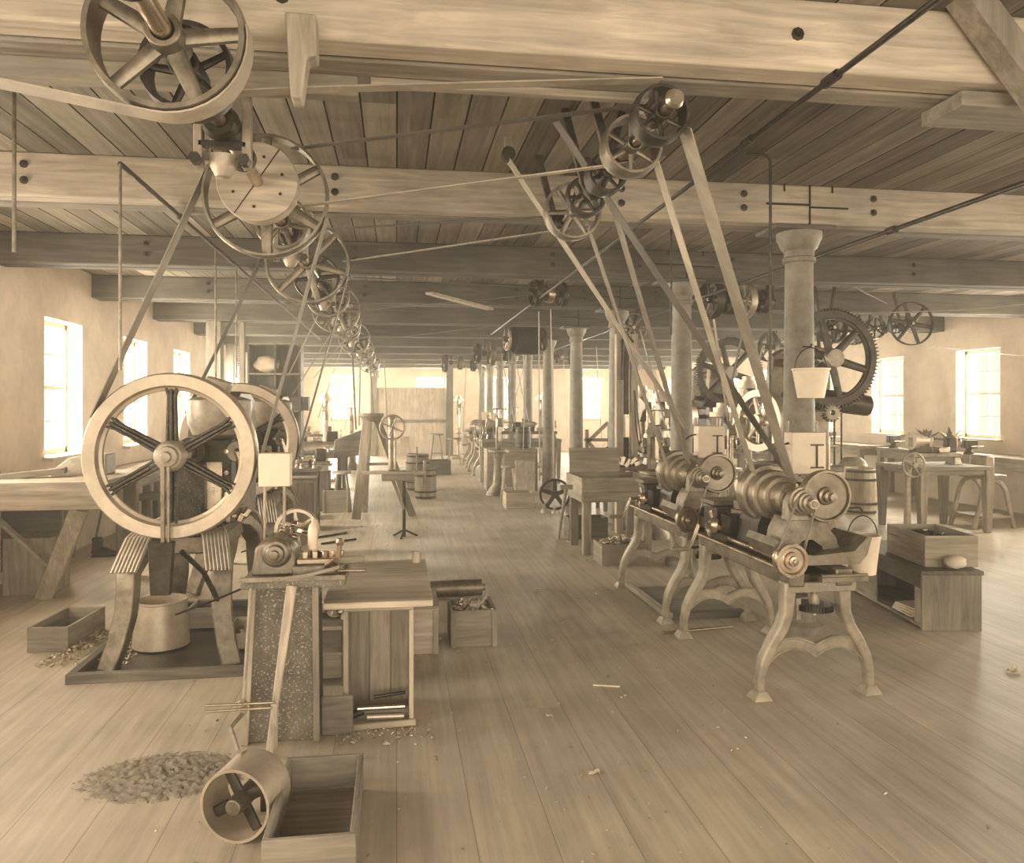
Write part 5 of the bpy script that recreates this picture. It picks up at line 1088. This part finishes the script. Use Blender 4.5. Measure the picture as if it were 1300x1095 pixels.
lb_ = ((436, 398, 372, 500, 9.5, 'pale belt slanting from a far line shaft pulley down behind the second flywheel'), (428, 350, 365, 478, 8.4, 'pale belt slanting down from the fourth line shaft pulley'), (447, 402, 404, 530, 11.0, 'thin pale belt slanting down left of the bright corner window'), (453, 410, 398, 480, 11.8, 'short pale belt slanting left below the far line shaft'), (470, 425, 437, 545, 13.5, 'faint thin belt deep at left coming down from the line shaft'))
for (u0, v0, u1, v1, y, lb) in lb_: belt([aY(u0, v0, y), aY(u1, v1, y)], .045, (0, 1, 0), 'belt', lb)
for k, (u0, v0, u1, v1, y) in enumerate(((446, 418, 452, 545, 13.6), (458, 428, 456, 540, 16.2), (468, 440, 476, 545, 18.7), (480, 452, 474, 548, 20.8), (488, 458, 492, 545, 23.3))):
    belt([aY(u0, v0, y), aY(u1, v1, y + .05)], .05, (.5, 1, 0), 'belt' if k % 2 else 'beltd', 'upright belt dropping from the far line shaft behind the trestle, %s from the left' % nm[k])
# loose plank among the beams
a = aY(545, 372, 9.0); b = aY(622, 392, 9.6); tag(MB().bar(a, b, .14, .03, (0, 1, 0)).build('loose_plank', M['wdX'], None, .004), 'loose pale plank end hanging among the beams over the aisle', 'plank')
# ---- more of the crowded middle distance
t = table('parts_bench', -2.0, -1.02, 10.65, 11.2, .83, 'bench crowded with small parts behind the second press, left of the crates', 'dk', .08, .05, .1, 'bench', None, False)
MB().bb(-1.5, -1.08, 10.63, 10.65, .48, .72).build('drawer', M['mdX'], t, .003); MB().bb(-1.96, -1.06, 10.7, 11.15, .18, .21).build('lower_shelf', M['mdX'], t)
rn = random.Random(77)
for k in range(11):
    q = V((-1.9 + .082 * k, 10.78 + .2 * (k % 2), .83)); h_ = rn.uniform(.05, .13)
    t = thing('small_casting', q, 'small round casting on the crowded parts bench, %s from its left end' % (nm + ('last',))[k], 'casting', 'castings on the parts bench')
    MB().lathe([(0, 0), (.035, 0), (.03, h_ * .4), (.018, h_ * .5), (.026, h_ * .75), (.02, h_), (0, h_)], q, (0, 0, 1), 14).build('body', M['paint' if k % 3 else 'iron'], t)
small_lathe((-1.45, 12.9, .62), 'small bench lathe on a box stand behind the crowded parts bench', .8)
crate('box_stand', (-1.45, 12.9, 0), (.8, .4, .60), 'closed dark box stand carrying a small bench lathe behind the parts bench', 'dk', open_top=False)
def arbor(p, label):
    t = thing('hand_press', (0, 0, 0), label, 'press', 'hand presses')
    MB().lathe([(0, 0), (.24, 0), (.22, .05), (.12, .2), (.09, .6), (.12, .78), (.2, .8), (.2, .84), (0, .84)], (0, 0, 0), (0, 0, 1), 24).build('pedestal', M['grey'], t)
    MB().prism([(.12, .84), (.16, 1.35), (.05, 1.45), (-.16, 1.42), (-.17, 1.28), (.02, 1.25), (.03, .84)], (0, 0, 0), (0, 1, 0), (0, 0, 1), .09).build('c_frame', M['grey'], t, .015)
    MB().bb(-.025, .025, -.14, -.09, 1.0, 1.6).build('rack_ram', M['steel'], t, .003)
    MB().cyl((-.13, -.115, 1.6), (.13, -.115, 1.6), .013).build('cross_handle', M['steel'], t); MB().cyl((0, -.05, 1.36), (.26, -.05, 1.36), .014).build('lever_shaft', M['steel'], t)
    MB().tube([(.26, -.05, 1.36), (.27, -.22, 1.3), (.27, -.36, 1.2)], .013, 8).build('lever', M['steel'], t)
    t.location = p; return t
arbor((3.22, 9.6, 0), 'hand press with cross handle just left of the second column')
arbor((1.9, 14.6, 0), 'hand press with cross handle beside the large boarded bin')
arbor((-1.15, 20.9, 0), 'hand press far back at left of the aisle')
drill((5.2, 11.0, 0), 'drill press between the two geared shears', 1.9, .2, 'grey')
drill((4.2, 13.0, 0), 'drill press in front of the crossed brace frame', 1.8, .18, 'grey')
drill((5.6, 16.5, 0), 'drill press behind the second geared shear', 1.8)
drill((3.9, 21.0, 0), 'drill press far behind the fourth column beside the rearmost lathes', 1.8)
table('work_table', 3.2, 4.5, 12.0, 12.6, .86, 'work table loaded with iron parts behind the bench lathe by the second column', 'dk', .09, .05, .08, 'table')
bits('table_clutter', (3.85, 12.3, .92), (1.0, .4, .08), 90, 'heap of iron parts on the loaded table behind the second column', ('iron',), .05, .18, mound=.12, seed=41)
b2(aY(905, 395, 8.7), aY(925, 540, 9.6), .05, 'belt', 'upright belt from the dark countershaft to the drill press by the second column')
b2(aY(950, 392, 8.75), aY(915, 545, 9.7), .05, 'beltd', 'dark belt slanting from the dark countershaft to the drill press by the second column')
b2(aY(968, 440, 14.0), aY(942, 560, 13.2), .06, 'belt', 'distant belt behind the wheel of the second geared shear')
b2(aY(812, 415, 10.65), aY(846, 545, 9.7), .05, 'belt', 'belt from the spoked pulley behind the third column to the hand press')
b2(aY(668, 455, 16.9), aY(640, 556, 16.7), .05, 'belt', 'distant slanting belt over the bench of small lathes')
b2(aY(575, 462, 20.5), aY(520, 560, 20.9), .05, 'belt', 'distant slanting belt before the far board partition')
for k, (a_, b_, lb) in enumerate((((408, 690), (452, 684), 'long thin bar on the floor behind the milling machine, nearer of two'), ((402, 682), (440, 676), 'long thin bar on the floor behind the milling machine, farther of two'))):
    tag(MB().cyl(aZ(*a_, .015), aZ(*b_, .015), .013).build('floor_bar', M['iron']), lb, 'bar', 'bars on the floor at left')
for k, (x, y, h_, lb) in enumerate(((2.28, 12.05, .14, 'small pale funnel-shaped part on the floor left of the spoked wheel, taller one'), (2.42, 11.95, .1, 'small pale part on the floor in front of the spoked wheel, shorter one'))):
    tag(MB().lathe([(0, 0), (.06, 0), (.05, h_ * .4), (.02, h_ * .6), (.02, h_), (0, h_)], (x, y, 0), (0, 0, 1), 14).build('floor_part', M['paint']), lb, 'part', 'parts by the spoked wheel')
# ---------------------------------------------------------------- world, camera, view
sc = bpy.context.scene; HAZE = .010
w = bpy.data.worlds.new('overcast'); sc.world = w; w.use_nodes = True
w.node_tree.nodes['Background'].inputs[0].default_value = (1, .85, .62, 1); w.node_tree.nodes['Background'].inputs[1].default_value = 3.0
vs = w.node_tree.nodes.new('ShaderNodeVolumeScatter'); vs.inputs['Color'].default_value = (1, .9, .74, 1); vs.inputs['Density'].default_value = HAZE; vs.inputs['Anisotropy'].default_value = .1
w.node_tree.links.new(vs.outputs[0], w.node_tree.nodes['World Output'].inputs['Volume'])   # thin workshop dust
cam = bpy.data.cameras.new('camera'); co = bpy.data.objects.new('camera', cam); COL.objects.link(co); sc.camera = co
cam.sensor_fit = 'HORIZONTAL'; cam.sensor_width = 36; cam.lens = 36 * FOC / 1300; cam.shift_y = -(547.5 - 515) / 1300; cam.clip_start = .05; cam.clip_end = 200
co.location = (0, 0, EYE); co.rotation_euler = (PI / 2, 0, -TH)
sc.view_settings.view_transform = 'Standard'; sc.view_settings.look = 'None'; sc.view_settings.gamma = 1; sc.view_settings.exposure = 1.4
sc.cycles.use_denoising = True
sc.cycles.max_bounces = 6; sc.cycles.diffuse_bounces = 4; sc.cycles.adaptive_threshold = .03; sc.cycles.volume_bounces = 0; sc.cycles.transparent_max_bounces = 8
